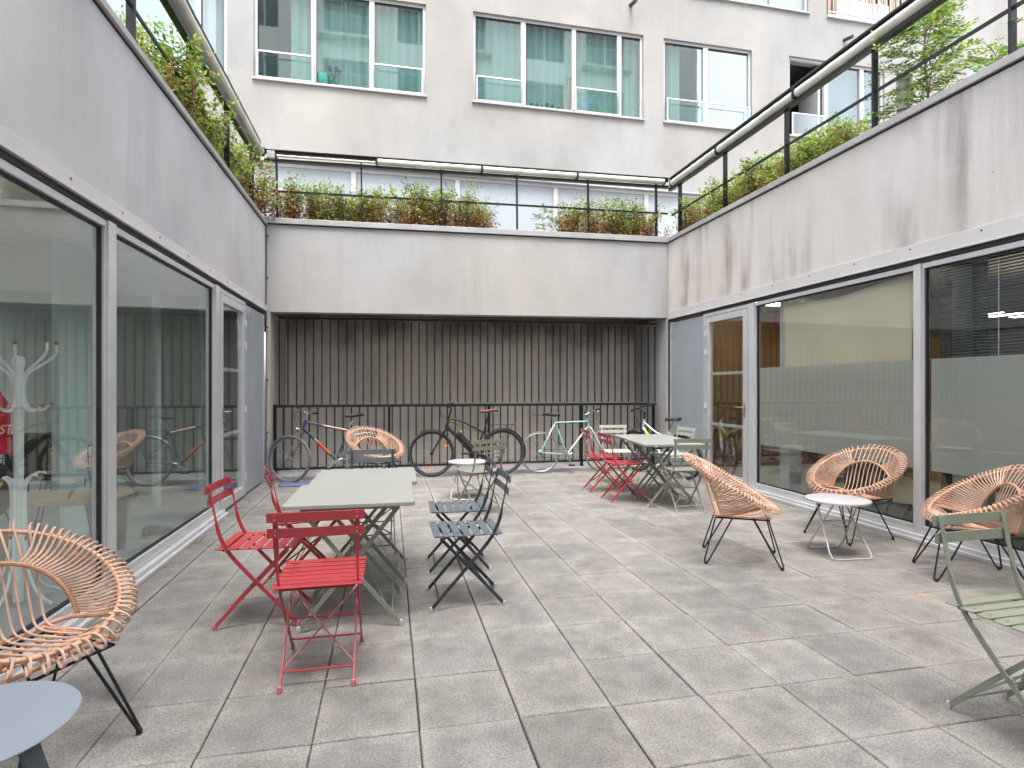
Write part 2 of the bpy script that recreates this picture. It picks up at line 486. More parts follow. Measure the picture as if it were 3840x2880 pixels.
M['leaf_r'] = leaf_mat('russet_leaf', (0.32, 0.085, 0.055), (0.46, 0.19, 0.12))
M['leaf_o'] = leaf_mat('olive_leaf', (0.24, 0.24, 0.07), (0.36, 0.34, 0.12))
M['twig'] = plain('brown_twig', (0.10, 0.06, 0.04), 0.8)
M['bark'] = plain('grey_bark', (0.24, 0.20, 0.15), 0.85, 0, 0.2, 20)
M['litter'] = leaf_mat('dry_leaf_litter', (0.20, 0.10, 0.06), (0.34, 0.20, 0.12))

# ------------------------------------------------------------------ mesh helpers
class MB:
    def __init__(s):
        s.v, s.f, s.m = [], [], []
        s.cur = 0
    def add(s, vs, fs):
        o = len(s.v)
        s.v += [tuple(q) for q in vs]
        s.f += [tuple(i + o for i in f) for f in fs]
        s.m += [s.cur] * len(fs)
    def box(s, x0, x1, y0, y1, z0, z1):
        vs = [(x, y, z) for x in (x0, x1) for y in (y0, y1) for z in (z0, z1)]
        s.add(vs, [(0, 1, 3, 2), (4, 6, 7, 5), (0, 4, 5, 1), (2, 3, 7, 6), (0, 2, 6, 4), (1, 5, 7, 3)])
    def hexa(s, b, t):
        """8 corners: b = 4 lower in order, t = 4 upper in order"""
        s.add(list(b) + list(t), [(3, 2, 1, 0), (4, 5, 6, 7), (0, 1, 5, 4), (1, 2, 6, 5), (2, 3, 7, 6), (3, 0, 4, 7)])
    def tube(s, path, r, n=8, closed=False, caps=True):
        P = [Vector(p) for p in path]
        k = len(P)
        rs = r if isinstance(r, (list, tuple)) else [r] * k
        T = []
        for i in range(k):
            if closed:
                t = P[(i + 1) % k] - P[i - 1]
            else:
                t = P[min(i + 1, k - 1)] - P[max(i - 1, 0)]
            T.append(t.normalized() if t.length > 1e-9 else Vector((0, 0, 1)))
        up = Vector((0, 0, 1)) if abs(T[0].z) < 0.9 else Vector((1, 0, 0))
        N = T[0].cross(up).normalized()
        vs = []
        for i in range(k):
            if i:
                ax = T[i - 1].cross(T[i])
                if ax.length > 1e-8:
                    N = Matrix.Rotation(T[i - 1].angle(T[i]), 3, ax.normalized()) @ N
            N = (N - T[i] * N.dot(T[i])).normalized()
            B = T[i].cross(N)
            for j in range(n):
                a = 2 * math.pi * j / n
                vs.append(P[i] + (N * math.cos(a) + B * math.sin(a)) * rs[i])
        fs = []
        for i in range(k if closed else k - 1):
            i2 = (i + 1) % k
            for j in range(n):
                j2 = (j + 1) % n
                fs.append((i * n + j, i * n + j2, i2 * n + j2, i2 * n + j))
        if caps and not closed:
            fs.append(tuple(range(n - 1, -1, -1)))
            fs.append(tuple((k - 1) * n + j for j in range(n)))
        s.add(vs, fs)
    def bar(s, path, wid, thk, side=(1, 0, 0)):
        """flat bar: wid along 'side', thk across it; both may be lists"""
        P = [Vector(p) for p in path]
        k = len(P)
        S = Vector(side).normalized()
        ws = wid if isinstance(wid, (list, tuple)) else [wid] * k
        ts = thk if isinstance(thk, (list, tuple)) else [thk] * k
        vs = []
        for i in range(k):
            t = (P[min(i + 1, k - 1)] - P[max(i - 1, 0)]).normalized()
            q = t.cross(S).normalized()
            a, b = S * ws[i] / 2, q * ts[i] / 2
            vs += [P[i] - a - b, P[i] + a - b, P[i] + a + b, P[i] - a + b]
        fs = []
        for i in range(k - 1):
            for j in range(4):
                j2 = (j + 1) % 4
                fs.append((i * 4 + j, i * 4 + j2, i * 4 + 4 + j2, i * 4 + 4 + j))
        fs += [(3, 2, 1, 0), tuple((k - 1) * 4 + j for j in range(4))]
        s.add(vs, fs)
    def lathe(s, prof, c=(0, 0, 0), n=24, axis='z'):
        vs, fs = [], []
        k = len(prof)
        for i in range(n):
            a = 2 * math.pi * i / n
            ca, sa = math.cos(a), math.sin(a)
            for r, h in prof:
                if axis == 'z':
                    vs.append((c[0] + r * ca, c[1] + r * sa, c[2] + h))
                elif axis == 'y':
                    vs.append((c[0] + r * ca, c[1] + h, c[2] + r * sa))
                else:
                    vs.append((c[0] + h, c[1] + r * ca, c[2] + r * sa))
        for i in range(n):
            i2 = (i + 1) % n
            for j in range(k - 1):
                fs.append((i * k + j, i2 * k + j, i2 * k + j + 1, i * k + j + 1))
        s.add(vs, fs)
    def build(s, name, mats, parent=None, smooth=False, bevel=0.0, loc=None):
        me = bpy.data.meshes.new(name)
        me.from_pydata(s.v, [], s.f)
        if not isinstance(mats, (list, tuple)):
            mats = [mats]
        for m in mats:
            me.materials.append(M[m] if isinstance(m, str) else m)
        if any(s.m):
            me.polygons.foreach_set('material_index', s.m)
        if smooth:
            me.polygons.foreach_set('use_smooth', [True] * len(me.polygons))
        me.update()
        import bmesh
        bm = bmesh.new()
        bm.from_mesh(me)
        bmesh.ops.recalc_face_normals(bm, faces=bm.faces)
        bm.to_mesh(me)
        bm.free()
        o = bpy.data.objects.new(name, me)
        COL.objects.link(o)
        if parent:
            o.parent = parent
        if loc:
            o.location = loc
        if smooth:
            try:
                me.set_sharp_from_angle(angle=R(40))
            except Exception:
                pass
        if bevel:
            b = o.modifiers.new('bevel', 'BEVEL')
            b.width = bevel
            b.segments = 2
            b.limit_method = 'ANGLE'
            b.angle_limit = R(40)
        return o

def tag(o, label=None, cat=None, group=None, kind=None):
    if label: o['label'] = label
    if cat: o['category'] = cat
    if group: o['group'] = group
    if kind: o['kind'] = kind
    return o

def thing(name, label, cat, loc=(0, 0, 0), rotz=0.0, group=None):
    o = bpy.data.objects.new(name, None)
    o.empty_display_size = 0.1
    COL.objects.link(o)
    o.location = loc
    o.rotation_euler = (0, 0, rotz)
    return tag(o, label, cat, group)

KIDS = {}
def kids(o):
    return [c for c in COL.objects if c.parent == o]

def copy_tree(o, parent=None):
    c = o.copy()
    COL.objects.link(c)
    c.parent = parent
    for ch in kids(o):
        copy_tree(ch, c)
    return c

def dup(root, loc, rotz, label, group=None):
    r = copy_tree(root)
    r.location = loc
    r.rotation_euler = (0, 0, rotz)
    r['label'] = label
    if group: r['group'] = group
    return r

def arc(c, r, a0, a1, n, plane='xz'):
    out = []
    for i in range(n + 1):
        a = a0 + (a1 - a0) * i / n
        u, v = r * math.cos(a), r * math.sin(a)
        out.append((c[0] + u, c[1], c[2] + v) if plane == 'xz' else (c[0], c[1] + u, c[2] + v) if plane == 'yz' else (c[0] + u, c[1] + v, c[2]))
    return out

def smooth_path(pts, k=6):
    """Catmull-Rom through pts"""
    P = [Vector(p) for p in pts]
    out = []
    for i in range(len(P) - 1):
        p0 = P[i - 1] if i else P[0] * 2 - P[1]
        p1, p2 = P[i], P[i + 1]
        p3 = P[i + 2] if i + 2 < len(P) else P[-1] * 2 - P[-2]
        for j in range(k):
            t = j / k
            out.append(0.5 * ((2 * p1) + (p2 - p0) * t + (2 * p0 - 5 * p1 + 4 * p2 - p3) * t * t + (3 * p1 - p0 - 3 * p2 + p3) * t ** 3))
    out.append(P[-1])
    return out

XL, XR, YB = -1.73, 4.54, 8.69      # inner faces of the courtyard

def wall_holes_z(mb, x0, x1, y0, y1, holes, z0, z1):
    ys = sorted({y0, y1, *[h[2] for h in holes], *[h[3] for h in holes]})
    for a, b in zip(ys[:-1], ys[1:]):
        ym = (a + b) / 2
        x = x0
        for h0, h1 in sorted((h[0], h[1]) for h in holes if h[2] < ym < h[3]):
            if h0 > x: mb.box(x, h0, a, b, z0, z1)
            x = h1
        if x < x1: mb.box(x, x1, a, b, z0, z1)

# ------------------------------------------------------------------ ground
def make_paving():
    mb = MB()
    s, sy = 0.4, 0.4057
    x_off, y_off = 0.1171, 2.2444
    tones = []
    rnd = random.Random(3)
    i0 = int(math.floor((XL - x_off) / s))
    i1 = int(math.ceil((XR - x_off) / s))
    j0 = int(math.floor((-6.9 - y_off) / sy))
    j1 = int(math.ceil((8.70 - y_off) / sy))
    g = 0.0048
    for i in range(i0, i1):
        col_drift = rnd.uniform(-0.002, 0.002)
        for j in range(j0, j1):
            x0 = max(XL - 0.02, x_off + i * s); x1 = min(XR + 0.02, x_off + (i + 1) * s)
            y0 = y_off + j * sy; y1 = min(8.71, y_off + (j + 1) * sy)
            if x1 - x0 < 0.03 or y1 - y0 < 0.03:
                continue
            dx = col_drift + rnd.uniform(-0.0012, 0.0012); dy = rnd.uniform(-0.002, 0.002)
            h = rnd.uniform(-0.0016, 0.0012)
            tx, ty = rnd.uniform(-0.0012, 0.0012), rnd.uniform(-0.0012, 0.0012)
            e = 0.004
            X0, X1, Y0, Y1 = x0 + g * 0.5 + dx, x1 - g * 0.5 + dx, y0 + g * 0.5 + dy, y1 - g * 0.5 + dy
            zz = lambda a, b: h + tx * a + ty * b
            vs = [(X0, Y0, -0.04), (X1, Y0, -0.04), (X1, Y1, -0.04), (X0, Y1, -0.04),
                  (X0, Y0, zz(-1, -1) - e), (X1, Y0, zz(1, -1) - e), (X1, Y1, zz(1, 1) - e), (X0, Y1, zz(-1, 1) - e),
                  (X0 + e, Y0 + e, zz(-1, -1)), (X1 - e, Y0 + e, zz(1, -1)), (X1 - e, Y1 - e, zz(1, 1)), (X0 + e, Y1 - e, zz(-1, 1))]
            fs = [(0, 1, 5, 4), (1, 2, 6, 5), (2, 3, 7, 6), (3, 0, 4, 7), (4, 5, 9, 8), (5, 6, 10, 9), (6, 7, 11, 10), (7, 4, 8, 11), (8, 9, 10, 11)]
            mb.add(vs, fs)
            t = rnd.gauss(1.0, 0.058)
            warm = rnd.uniform(-0.012, 0.012)
            if x0 > 2.2:
                warm += 0.022
            tones += [(t * (1 + warm), t, t * (1 - warm), 1.0)] * 9
    o = mb.build('paving', 'paver')
    ul = o.data.uv_layers.new(name='slab')
    for p in o.data.polygons:
        xs_ = [o.data.vertices[v].co for v in p.vertices]
        for li, co in zip(p.loop_indices, xs_):
            ul.data[li].uv = (((co.x - x_off) / s) % 1.0 if 0.02 < ((co.x - x_off) / s) % 1.0 < 0.98 else (0.0 if co.x < p.center.x else 1.0), ((co.y - y_off) / sy) % 1.0 if 0.02 < ((co.y - y_off) / sy) % 1.0 < 0.98 else (0.0 if co.y < p.center.y else 1.0))
    a = o.data.attributes.new('tone', 'FLOAT_COLOR', 'FACE')
    a.data.foreach_set('color', [c for t in tones for c in t])
    tag(o, kind='structure')
    m2 = MB()
    m2.box(-30, 40, -40, YB + 0.06, -0.3, -0.012)
    tag(m2.build('ground', 'joint'), kind='structure')
make_paving()

m = MB()
m.box(-1.66, 4.50, YB + 0.07, 9.9, -0.2, 0.045)
tag(m.build('plinth_ledge', 'plinth', bevel=0.004), kind='structure')
m = MB()
m.box(-12, XL - 0.02, -7, 8.9, -0.2, -0.004)
m.box(XR + 0.02, 14, -7, 8.9, -0.2, -0.004)
tag(m.build('office_floor', 'inner_floor'), kind='structure')
m = MB()
wall_holes_z(m, -14, -2.42, -7, 8.9, [(-5.7, -2.5, -5.5, 2.0), (-5.9, -5.2, 2.2, 8.3)], 2.9, 3.10)  # unseen roof openings, added to let daylight into the left room
m.box(5.30, 20, -7, 8.9, 2.9, 3.10)
m.box(-14, 20, 9.7, 11.0, 2.9, 3.12)
tag(m.build('roof_terrace', 'terrace'), kind='structure')

# ------------------------------------------------------------------ side wings of the courtyard
def glazed_pane(parent, X, y0, y1, z0, z1, gl, fr='alu', t=0.045, d=0.07, sgn=1, tj=0.012):
    """frame in the wall plane x = X ; sgn +1: room lies at smaller x"""
    f = MB()
    a, b = (X - d, X) if sgn > 0 else (X, X + d)
    f.box(a, b, y0, y1, z0, z0 + t)
    f.box(a, b, y0, y1, z1 - t, z1)
    f.box(a, b, y0, y0 + tj, z0 + t, z1 - t)
    f.box(a, b, y1 - tj, y1, z0 + t, z1 - t)
    w_ = f.build('window', fr, parent, bevel=0.003)
    g = MB()
    k = 0.014
    a2, b2 = (X - 0.045, X - 0.02) if sgn > 0 else (X + 0.02, X + 0.045)
    g.box(a2, b2, y0 + tj - 0.001, y0 + tj + k, z0 + t, z1 - t)
    g.box(a2, b2, y1 - tj - k, y1 - tj + 0.001, z0 + t, z1 - t)
    g.box(a2, b2, y0 + tj + k, y1 - tj - k, z1 - t - k, z1 - t + 0.001)
    g.box(a2, b2, y0 + tj + k, y1 - tj - k, z0 + t - 0.001, z0 + t + k)
    g.build('gasket', 'gasket', w_)
    p = MB()
    xc = X - 0.034 if sgn > 0 else X + 0.034
    p.box(xc - 0.004, xc + 0.004, y0 + tj + 0.002, y1 - tj - 0.002, z0 + t + 0.002, z1 - t - 0.002)
    p.build('pane', gl, w_)
    return w_

def glazed_door(parent, X, y0, y1, z1, gl, sgn, handle_y, hinge_y):
    f = MB()
    t = 0.05
    a, b = (X - 0.07, X + 0.004) if sgn > 0 else (X - 0.004, X + 0.07)
    f.box(a, b, y0, y0 + t, 0.02, z1)
    f.box(a, b, y1 - t, y1, 0.02, z1)
    f.box(a, b, y0 + t, y1 - t, z1 - t, z1)
    f.build('door_frame', 'alu', parent, bevel=0.003)
    d = MB()
    s = 0.085
    Y0, Y1, Z0, Z1 = y0 + t + 0.006, y1 - t - 0.006, 0.03, z1 - t - 0.008
    a, b = (X - 0.055, X + 0.012) if sgn > 0 else (X - 0.012, X + 0.055)
    d.box(a, b, Y0, Y0 + s, Z0, Z1)
    d.box(a, b, Y1 - s, Y1, Z0, Z1)
    d.box(a, b, Y0 + s, Y1 - s, Z1 - s, Z1)
    d.box(a, b, Y0 + s, Y1 - s, Z0, Z0 + 0.11)
    door = d.build('door', 'alu', parent, bevel=0.004)
    p = MB()
    xc = X - 0.02 if sgn > 0 else X + 0.02
    p.box(xc - 0.004, xc + 0.004, Y0 + s + 0.002, Y1 - s - 0.002, Z0 + 0.112, Z1 - s - 0.002)
    p.build('pane', gl, door)
    for zz in (1.54, 0.815):
        c = MB()
        xx = X - 0.045 if sgn > 0 else X + 0.045
        c.box(xx - 0.012, xx + 0.012, Y0 + s + 0.001, Y1 - s - 0.001, zz - 0.02, zz + 0.02)
        c.build('crossbar', 'alu_white', door, bevel=0.002)
    h = MB()
    o = sgn
    hy = handle_y
    inw = 1 if hinge_y > handle_y else -1
    h.box(min(X + 0.012 * o, X + 0.018 * o), max(X + 0.012 * o, X + 0.018 * o), hy - 0.015, hy + 0.015, 0.95, 1.13)
    h.tube(smooth_path([(X + 0.015 * o, hy, 1.08), (X + 0.055 * o, hy, 1.08), (X + 0.06 * o, hy + 0.03 * inw, 1.08), (X + 0.06 * o, hy + 0.13 * inw, 1.08)], 4), 0.009, 8)
    h.tube([(X + 0.015 * o, hy, 0.985), (X + 0.03 * o, hy, 0.985)], 0.011, 10)
    h.build('handle', 'silver', door, smooth=True)
    for zz in (0.25, 1.07, 1.85, 2.12):
        g = MB()
        g.tube([(X + 0.024 * o, hinge_y, zz - 0.05), (X + 0.024 * o, hinge_y, zz + 0.05)], 0.011, 8)
        g.box(min(X + 0.012 * o, X + 0.022 * o), max(X + 0.012 * o, X + 0.022 * o), hinge_y - 0.03, hinge_y + 0.03, zz - 0.03, zz + 0.03)
        g.build('hinge', 'alu_white', door, smooth=False)
    return door

def panel_wall(parent, X, y0, y1, z1, sgn):
    p = MB()
    a, b = (X - 0.05, X - 0.008) if sgn > 0 else (X + 0.008, X + 0.05)
    p.box(a, b, y0 + 0.03, y1 - 0.025, 0.03, z1 - 0.02)
    p.build('metal_panel', 'panel', parent, bevel=0.003)
    f = MB()
    a, b = (X - 0.055, X) if sgn > 0 else (X, X + 0.055)
    f.box(a, b, y0, y0 + 0.028, 0.02, z1)
    f.box(a, b, y1 - 0.023, y1, 0.02, z1)
    f.build('panel_frame', 'alu', parent, bevel=0.002)

def sash_band(parent, X, sgn, y0, y1, z0, z1, mat='alu_band'):
    b = MB()
    o = sgn
    xs = sorted((X - 0.02 * o, X + 0.022 * o))
    b.box(xs[0], xs[1], y0, y1, z0 + 0.012, z1)
    xs2 = sorted((X - 0.02 * o, X + 0.030 * o))
    b.box(xs2[0], xs2[1], y0, y1, z0, z0 + 0.012)
    ob = b.build('flashing_band', mat, parent, bevel=0.002)
    r = MB()
    y = 1.7
    while y < y1:
        r = MB()
        r.tube([(X + 0.021 * o, y, z1 - 0.035), (X + 0.025 * o, y, z1 - 0.035)], 0.008, 8)
        y += 0.62
        r.build('rivet', 'charcoal', ob)
    g = MB()
    xs = sorted((X - 0.03 * o, X + 0.006 * o))
    g.box(xs[0], xs[1], y0, y1, z0 - 0.038, z0 - 0.0015)
    g.build('shadow_gap', 'gap', parent)  # solid dark strip drawn as the shadow line below the band

def sill_track(parent, X, sgn, y0, y1, mat='alu'):
    b = MB()
    o = sgn
    for xa, xb, za, zb in ((-0.06, 0.004, 0.002, 0.085), (0.006, 0.05, 0.002, 0.058), (0.052, 0.085, 0.001, 0.030)):
        xs = sorted((X + xa * o, X + xb * o))
        b.box(xs[0], xs[1], y0, y1, za, zb)
    b.build('sill', mat, parent, bevel=0.003)

# ---- left wing
LW = thing('office_wing', 'low office wing on the left with lavender grey concrete fascia over floor to ceiling glass', 'building')
m = MB()
m.box(XL - 0.22, XL, -7, YB + 0.21, 2.52, 3.645)
m.build('fascia', 'wall_left', LW)
m = MB()
m.box(XL - 0.30, XL + 0.035, -7, YB - 0.036, 3.660, 3.712)
m.build('coping', 'coping', LW, bevel=0.004)
m = MB()
m.box(XL - 0.25, XL + 0.008, -7, YB - 0.009, 3.646, 3.659)
m.build('shadow_gap', 'gap', LW)
sash_band(LW, XL, 1, -7, YB - 0.03, 2.425, 2.519)
sill_track(LW, XL, 1, -7, 6.47)
glazed_pane(LW, XL, 4.115, 6.26, 0.086, 2.385, 'glass_left')
glazed_pane(LW, XL, 1.0, 4.01, 0.086, 2.385, 'glass_left')
glazed_pane(LW, XL, -3.0, 0.9, 0.086, 2.385, 'glass_left')
for ya, yb_, za in ((4.012, 4.113, 0.086), (6.262, 6.40, 0.02), (0.902, 0.998, 0.086)):
    m = MB()
    m.box(XL - 0.08, XL + 0.016, ya, yb_, za, 2.385)
    m.build('mullion', 'alu', LW, bevel=0.003)
glazed_door(LW, XL, 6.402, 7.52, 2.385, 'glass_left', 1, 6.52, 7.45)
panel_wall(LW, XL, 7.522, 8.62, 2.385, 1)
m = MB()
m.box(-12, XL - 0.08, 8.62, 8.9, 0, 2.9)      # end wall
m.build('inner_wall', 'inner_end', LW)
m = MB()
m.box(-6.2, -6.0, -7, 8.62, 0, 2.9)           # back wall
m.build('inner_wall', 'inner_wall', LW)
m = MB()
m.box(-12, XL - 0.08, -7, -6.9, 0, 2.9)
m.build('inner_wall', 'inner_wall', LW)
m = MB()
wall_holes_z(m, -6.0, XL - 0.225, -6.9, 8.62, [(-5.7, -2.5, -5.5, 2.0), (-5.9, -5.2, 2.2, 8.3)], 2.60, 2.89)  # ceiling cut at the added roof openings, out of view, to brighten the room
m.build('ceiling', 'inner_ceiling', LW)
m = MB()
m.box(-4.95, -4.85, 2.0, 5.9, 0.0, 2.595)
m.build('partition', 'inner_dark', LW)
for xa, ya, yb_ in ((-2.72, 5.50, 6.02), (-2.52, 7.02, 7.12), (-2.34, 8.00, 8.60)):
    m = MB()
    m.box(xa - 0.06, xa, ya, yb_, 0, 2.6)
    m.build('column', 'pale_teal', LW)

# ---- right wing
RW = thing('office_wing', 'low office wing on the right with streaked pinkish concrete fascia over glass and a door', 'building')
m = MB()
m.box(XR, XR + 0.22, -7, YB + 0.21, 2.60, 3.735)
m.build('fascia', 'wall_right', RW)
m = MB()
m.box(XR - 0.035, XR + 0.30, -7, YB - 0.036, 3.750, 3.815)
m.build('coping', 'coping', RW, bevel=0.004)
m = MB()
m.box(XR - 0.008, XR + 0.25, -7, YB - 0.009, 3.736, 3.749)
m.build('shadow_gap', 'gap', RW)
sash_band(RW, XR, -1, -7, YB - 0.03, 2.465, 2.599)
sill_track(RW, XR, -1, -7, 6.57)
glazed_pane(RW, XR, 4.16, 6.40, 0.086, 2.42, 'glass_right', sgn=-1)
glazed_pane(RW, XR, 0.9, 4.085, 0.086, 2.42, 'glass_right', sgn=-1)
glazed_pane(RW, XR, -3.0, 0.8, 0.086, 2.42, 'glass_right', sgn=-1)
for ya, yb_, za in ((4.087, 4.158, 0.02), (6.402, 6.50, 0.02), (0.802, 0.898, 0.086)):
    m = MB()
    m.box(XR - 0.016, XR + 0.08, ya, yb_, za, 2.42)
    m.build('mullion', 'alu_white', RW, bevel=0.003)
glazed_door(RW, XR, 6.502, 7.59, 2.42, 'glass_right', -1, 6.595, 7.53)
panel_wall(RW, XR, 7.592, 8.64, 2.42, -1)
m = MB()
m.box(XR + 0.08, 14, 8.64, 8.9, 0, 2.9)
m.build('inner_wall', 'wood_end', RW)
m = MB()
m.box(XR + 0.08, 14, -7, -6.9, 0, 2.9)
m.build('inner_wall', 'inner_wall', RW)
m = MB()
m.box(XR + 0.225, 9.0, -6.9, 8.64, 2.62, 2.89)
m.build('ceiling', 'ceiling_dark', RW)
m = MB()
y = -6.8
while y < 8.5:
    m.box(7.60, 7.66, y, y + 1.18, 0.0, 2.05)
    y += 1.2
m.build('wood_panelling', 'wood_wall', RW, bevel=0.004)
m = MB()
m.box(7.67, 7.9, -6.9, 8.64, 0, 2.62)
m.build('back_wall', 'inner_dark', RW)
for yy in (7.6, 10.0 - 5.2, 2.0):
    m = MB()
    m.lathe([(0.0, 0), (0.13, 0), (0.15, -0.012), (0.15, 0.02)], (7.598, yy + 0.4, 1.45), 20, 'x')
    m.build('porthole', 'gasket', RW, smooth=True)
for (xa, ya, za) in ((5.3, 7.5, 2.59), (6.1, 4.6, 2.08)):
    m = MB()
    m.box(xa, xa + 0.9, ya, ya + 0.16, za, za + 0.025)
    lp = m.build('ceiling_lamp', 'lamp_on', RW)
    if za < 2.5:
        for xx in (xa + 0.1, xa + 0.8):
            m = MB()
            m.tube([(xx, ya + 0.08, za + 0.026), (xx, ya + 0.08, 2.62)], 0.002, 5)
            m.build('suspension_wire', 'charcoal', lp)
for ya in (6.10, 3.86):
    m = MB()
    m.box(4.80, 4.97, ya, ya + 0.17, 0, 2.61)
    m.build('column', 'alu_white', RW)
# frosted film bands on the inside of the panes
for ya, yb_ in ((4.21, 6.35), (0.95, 4.035)):
    m = MB()
    m.box(XR + 0.040, XR + 0.042, ya, yb_, 0.62, 1.585)
    m.build('frosted_film', 'film', RW)
# creased paper sheet hung behind the pane
m = MB()
nx, nz = 26, 14
vs, fs = [], []
for i in range(nx + 1):
    for j in range(nz + 1):
        u, v = i / nx, j / nz
        y = 4.30 + 1.74 * u
        top = 2.385 - 0.06 * math.sin(u * math.pi) - 0.03 * u
        z = 1.37 + (top - 1.37) * v
        x = XR + 0.13 + 0.012 * math.sin(7 * u + 3 * v) + 0.01 * math.sin(13 * u - 5 * v)
        vs.append((x, y, z))
for i in range(nx):
    for j in range(nz):
        a = i * (nz + 1) + j
        fs.append((a, a + nz + 1, a + nz + 2, a + 1))
m.add(vs, fs)
sh = m.build('paper_sheet', 'sheet', smooth=True)
tag(sh, 'creased beige paper sheet hung behind the glass beside the right hand door', 'screen')
md = sh.modifiers.new('thick', 'SOLIDIFY'); md.thickness = 0.002
# venetian blind
vb = thing('venetian_blind', 'dark grey venetian blind behind the glass right of the paper sheet', 'blind', (XR + 0.11, 2.5, 2.4))
m = MB()
for i in range(46):
    z = -0.04 - i * 0.025
    m.hexa([(-0.013, -1.5, z - 0.009), (0.013, -1.5, z + 0.009), (0.013, 1.52, z + 0.009), (-0.013, 1.52, z - 0.009)],
           [(-0.013, -1.5, z - 0.0075), (0.013, -1.5, z + 0.0105), (0.013, 1.52, z + 0.0105), (-0.013, 1.52, z - 0.0075)])
m.build('slats', 'blind_slat', vb)
m = MB()
m.box(-0.02, 0.02, -1.5, 1.4, -0.03, 0.0)
m.build('headrail', 'alu_white', vb)
m = MB()
for yy in (1.02, 0.2, -0.8):
    m.tube([(-0.016, yy, -1.2), (-0.016, yy, -0.03)], 0.0025, 5)
m.build('cord', 'white', vb)

# ---- back wing: beam over the bicycle recess
BW = thing('concrete_beam_wall', 'pale grey concrete beam spanning the far side above the bicycle recess', 'wall')
m = MB()
y0, y1 = YB, YB + 0.21
m.hexa([(XL + 0.004, y0, 2.425), (XR - 0.004, y0, 2.500), (XR - 0.004, y1, 2.500), (XL + 0.004, y1, 2.425)],
       [(XL + 0.004, y0, 3.675), (XR - 0.004, y0, 3.730), (XR - 0.004, y1, 3.730), (XL + 0.004, y1, 3.675)])
m.build('fascia', 'wall_back', BW)
m = MB()
m.hexa([(XL - 0.0, y0 - 0.034, 3.690), (XR, y0 - 0.034, 3.745), (XR, y1 + 0.05, 3.745), (XL, y1 + 0.05, 3.690)],
       [(XL - 0.0, y0 - 0.034, 3.765), (XR, y0 - 0.034, 3.835), (XR, y1 + 0.05, 3.835), (XL, y1 + 0.05, 3.765)])
m.build('coping', 'coping', BW, bevel=0.004)
m = MB()
m.hexa([(XL + 0.01, y0 - 0.006, 3.6755), (XR - 0.01, y0 - 0.006, 3.7305), (XR - 0.01, y1, 3.7305), (XL + 0.01, y1, 3.6755)],
       [(XL + 0.01, y0 - 0.006, 3.6895), (XR - 0.01, y0 - 0.006, 3.7445), (XR - 0.01, y1, 3.7445), (XL + 0.01, y1, 3.6895)])
m.build('shadow_gap', 'gap', BW)
m = MB()
m.tube([(XL + 0.012, YB - 0.012, 0.05), (XL + 0.012, YB - 0.012, 3.68)], 0.006, 6)
for zz in (0.7, 1.45, 2.2, 2.9, 3.5):
    m.tube([(XL + 0.012, YB - 0.03, zz), (XL + 0.045, YB - 0.03, zz)], 0.012, 8)
m.build('corner_cable', 'charcoal', BW, smooth=True)

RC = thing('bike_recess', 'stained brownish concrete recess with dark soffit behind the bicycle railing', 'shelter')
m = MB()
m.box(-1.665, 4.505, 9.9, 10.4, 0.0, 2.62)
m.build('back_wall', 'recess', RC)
for xa, xb, zb in ((XL + 0.002, -1.667, 2.424), (4.507, XR - 0.002, 2.498)):
    m = MB()
    m.box(xa, xb, YB + 0.002, 10.4, 0.0, zb)
    m.build('side_wall', 'wall_back', RC)
m = MB()
m.box(-1.8, 4.6, YB + 0.212, 10.4, 2.625, 2.89)
m.build('soffit', 'recess_dirty', RC)
# planters (soil behind the copings)
m = MB()
m.box(XL - 0.80, XL - 0.302, -6.9, 9.5, 3.10, 3.70)
m.box(XL - 0.302, XR + 0.302, YB + 0.262, 9.5, 3.10, 3.75)
m.box(XR + 0.302, XR + 0.85, -6.9, 9.5, 3.10, 3.77)
tag(m.build('soil_bed', 'soil'), kind='structure')

# ------------------------------------------------------------------ bicycle railing and bar grille
rl = thing('railing', 'waist high black steel railing across the far end with bicycles leaning on it', 'railing', (0, 8.88, 0))
m = MB()
m.box(-1.66, 4.40, -0.022, 0.022, 1.045, 1.085)
m.build('handrail', 'black', rl, bevel=0.004)
m = MB()
m.box(-1.64, 4.38, -0.012, 0.012, 0.125, 0.155)
m.build('bottom_rail', 'black', rl)
base = None
for i in range(51):
    x = -1.64 + i * 0.1204
    if base is None:
        q = MB()
        q.box(-0.010, 0.010, -0.006, 0.006, 0.156, 1.044)
        base = q.build('baluster', 'black', rl)
        base.location.x = x
    else:
        c = base.copy(); COL.objects.link(c); c.parent = rl; c.location.x = x
for x in (-1.64, 0.0, 1.55, 3.1, 4.38):
    m = MB()
    m.box(x - 0.02, x + 0.02, -0.02 + 0.035, 0.02 + 0.035, 0.045, 1.044)
    m.build('post', 'black', rl)
gr = thing('bar_grille', 'tall black vertical bar grille filling the recess above the bicycle railing', 'grille', (0, 8.93, 0))
m = MB()
m.hexa([(-1.60, -0.015, 2.355), (4.44, -0.015, 2.405), (4.44, 0.015, 2.405), (-1.60, 0.015, 2.355)],
       [(-1.60, -0.015, 2.385), (4.44, -0.015, 2.435), (4.44, 0.015, 2.435), (-1.60, 0.015, 2.385)])
m.build('top_rail', 'black', gr)
m = MB()
m.box(-1.60, 4.44, -0.012, 0.012, 1.05, 1.08)
m.build('bottom_rail', 'black', gr)
base = None
for i in range(51):
    x = -1.585 + i * 0.1200
    if base is None:
        q = MB()
        q.box(-0.010, 0.010, -0.006, 0.006, 1.081, 2.354)
        base = q.build('bar', 'black', gr)
        base.location.x = x
    else:
        c = base.copy(); COL.objects.link(c); c.parent = gr; c.location.x = x
        c.scale.z = 1.0
        if x > 1: c.location.z = 0.02
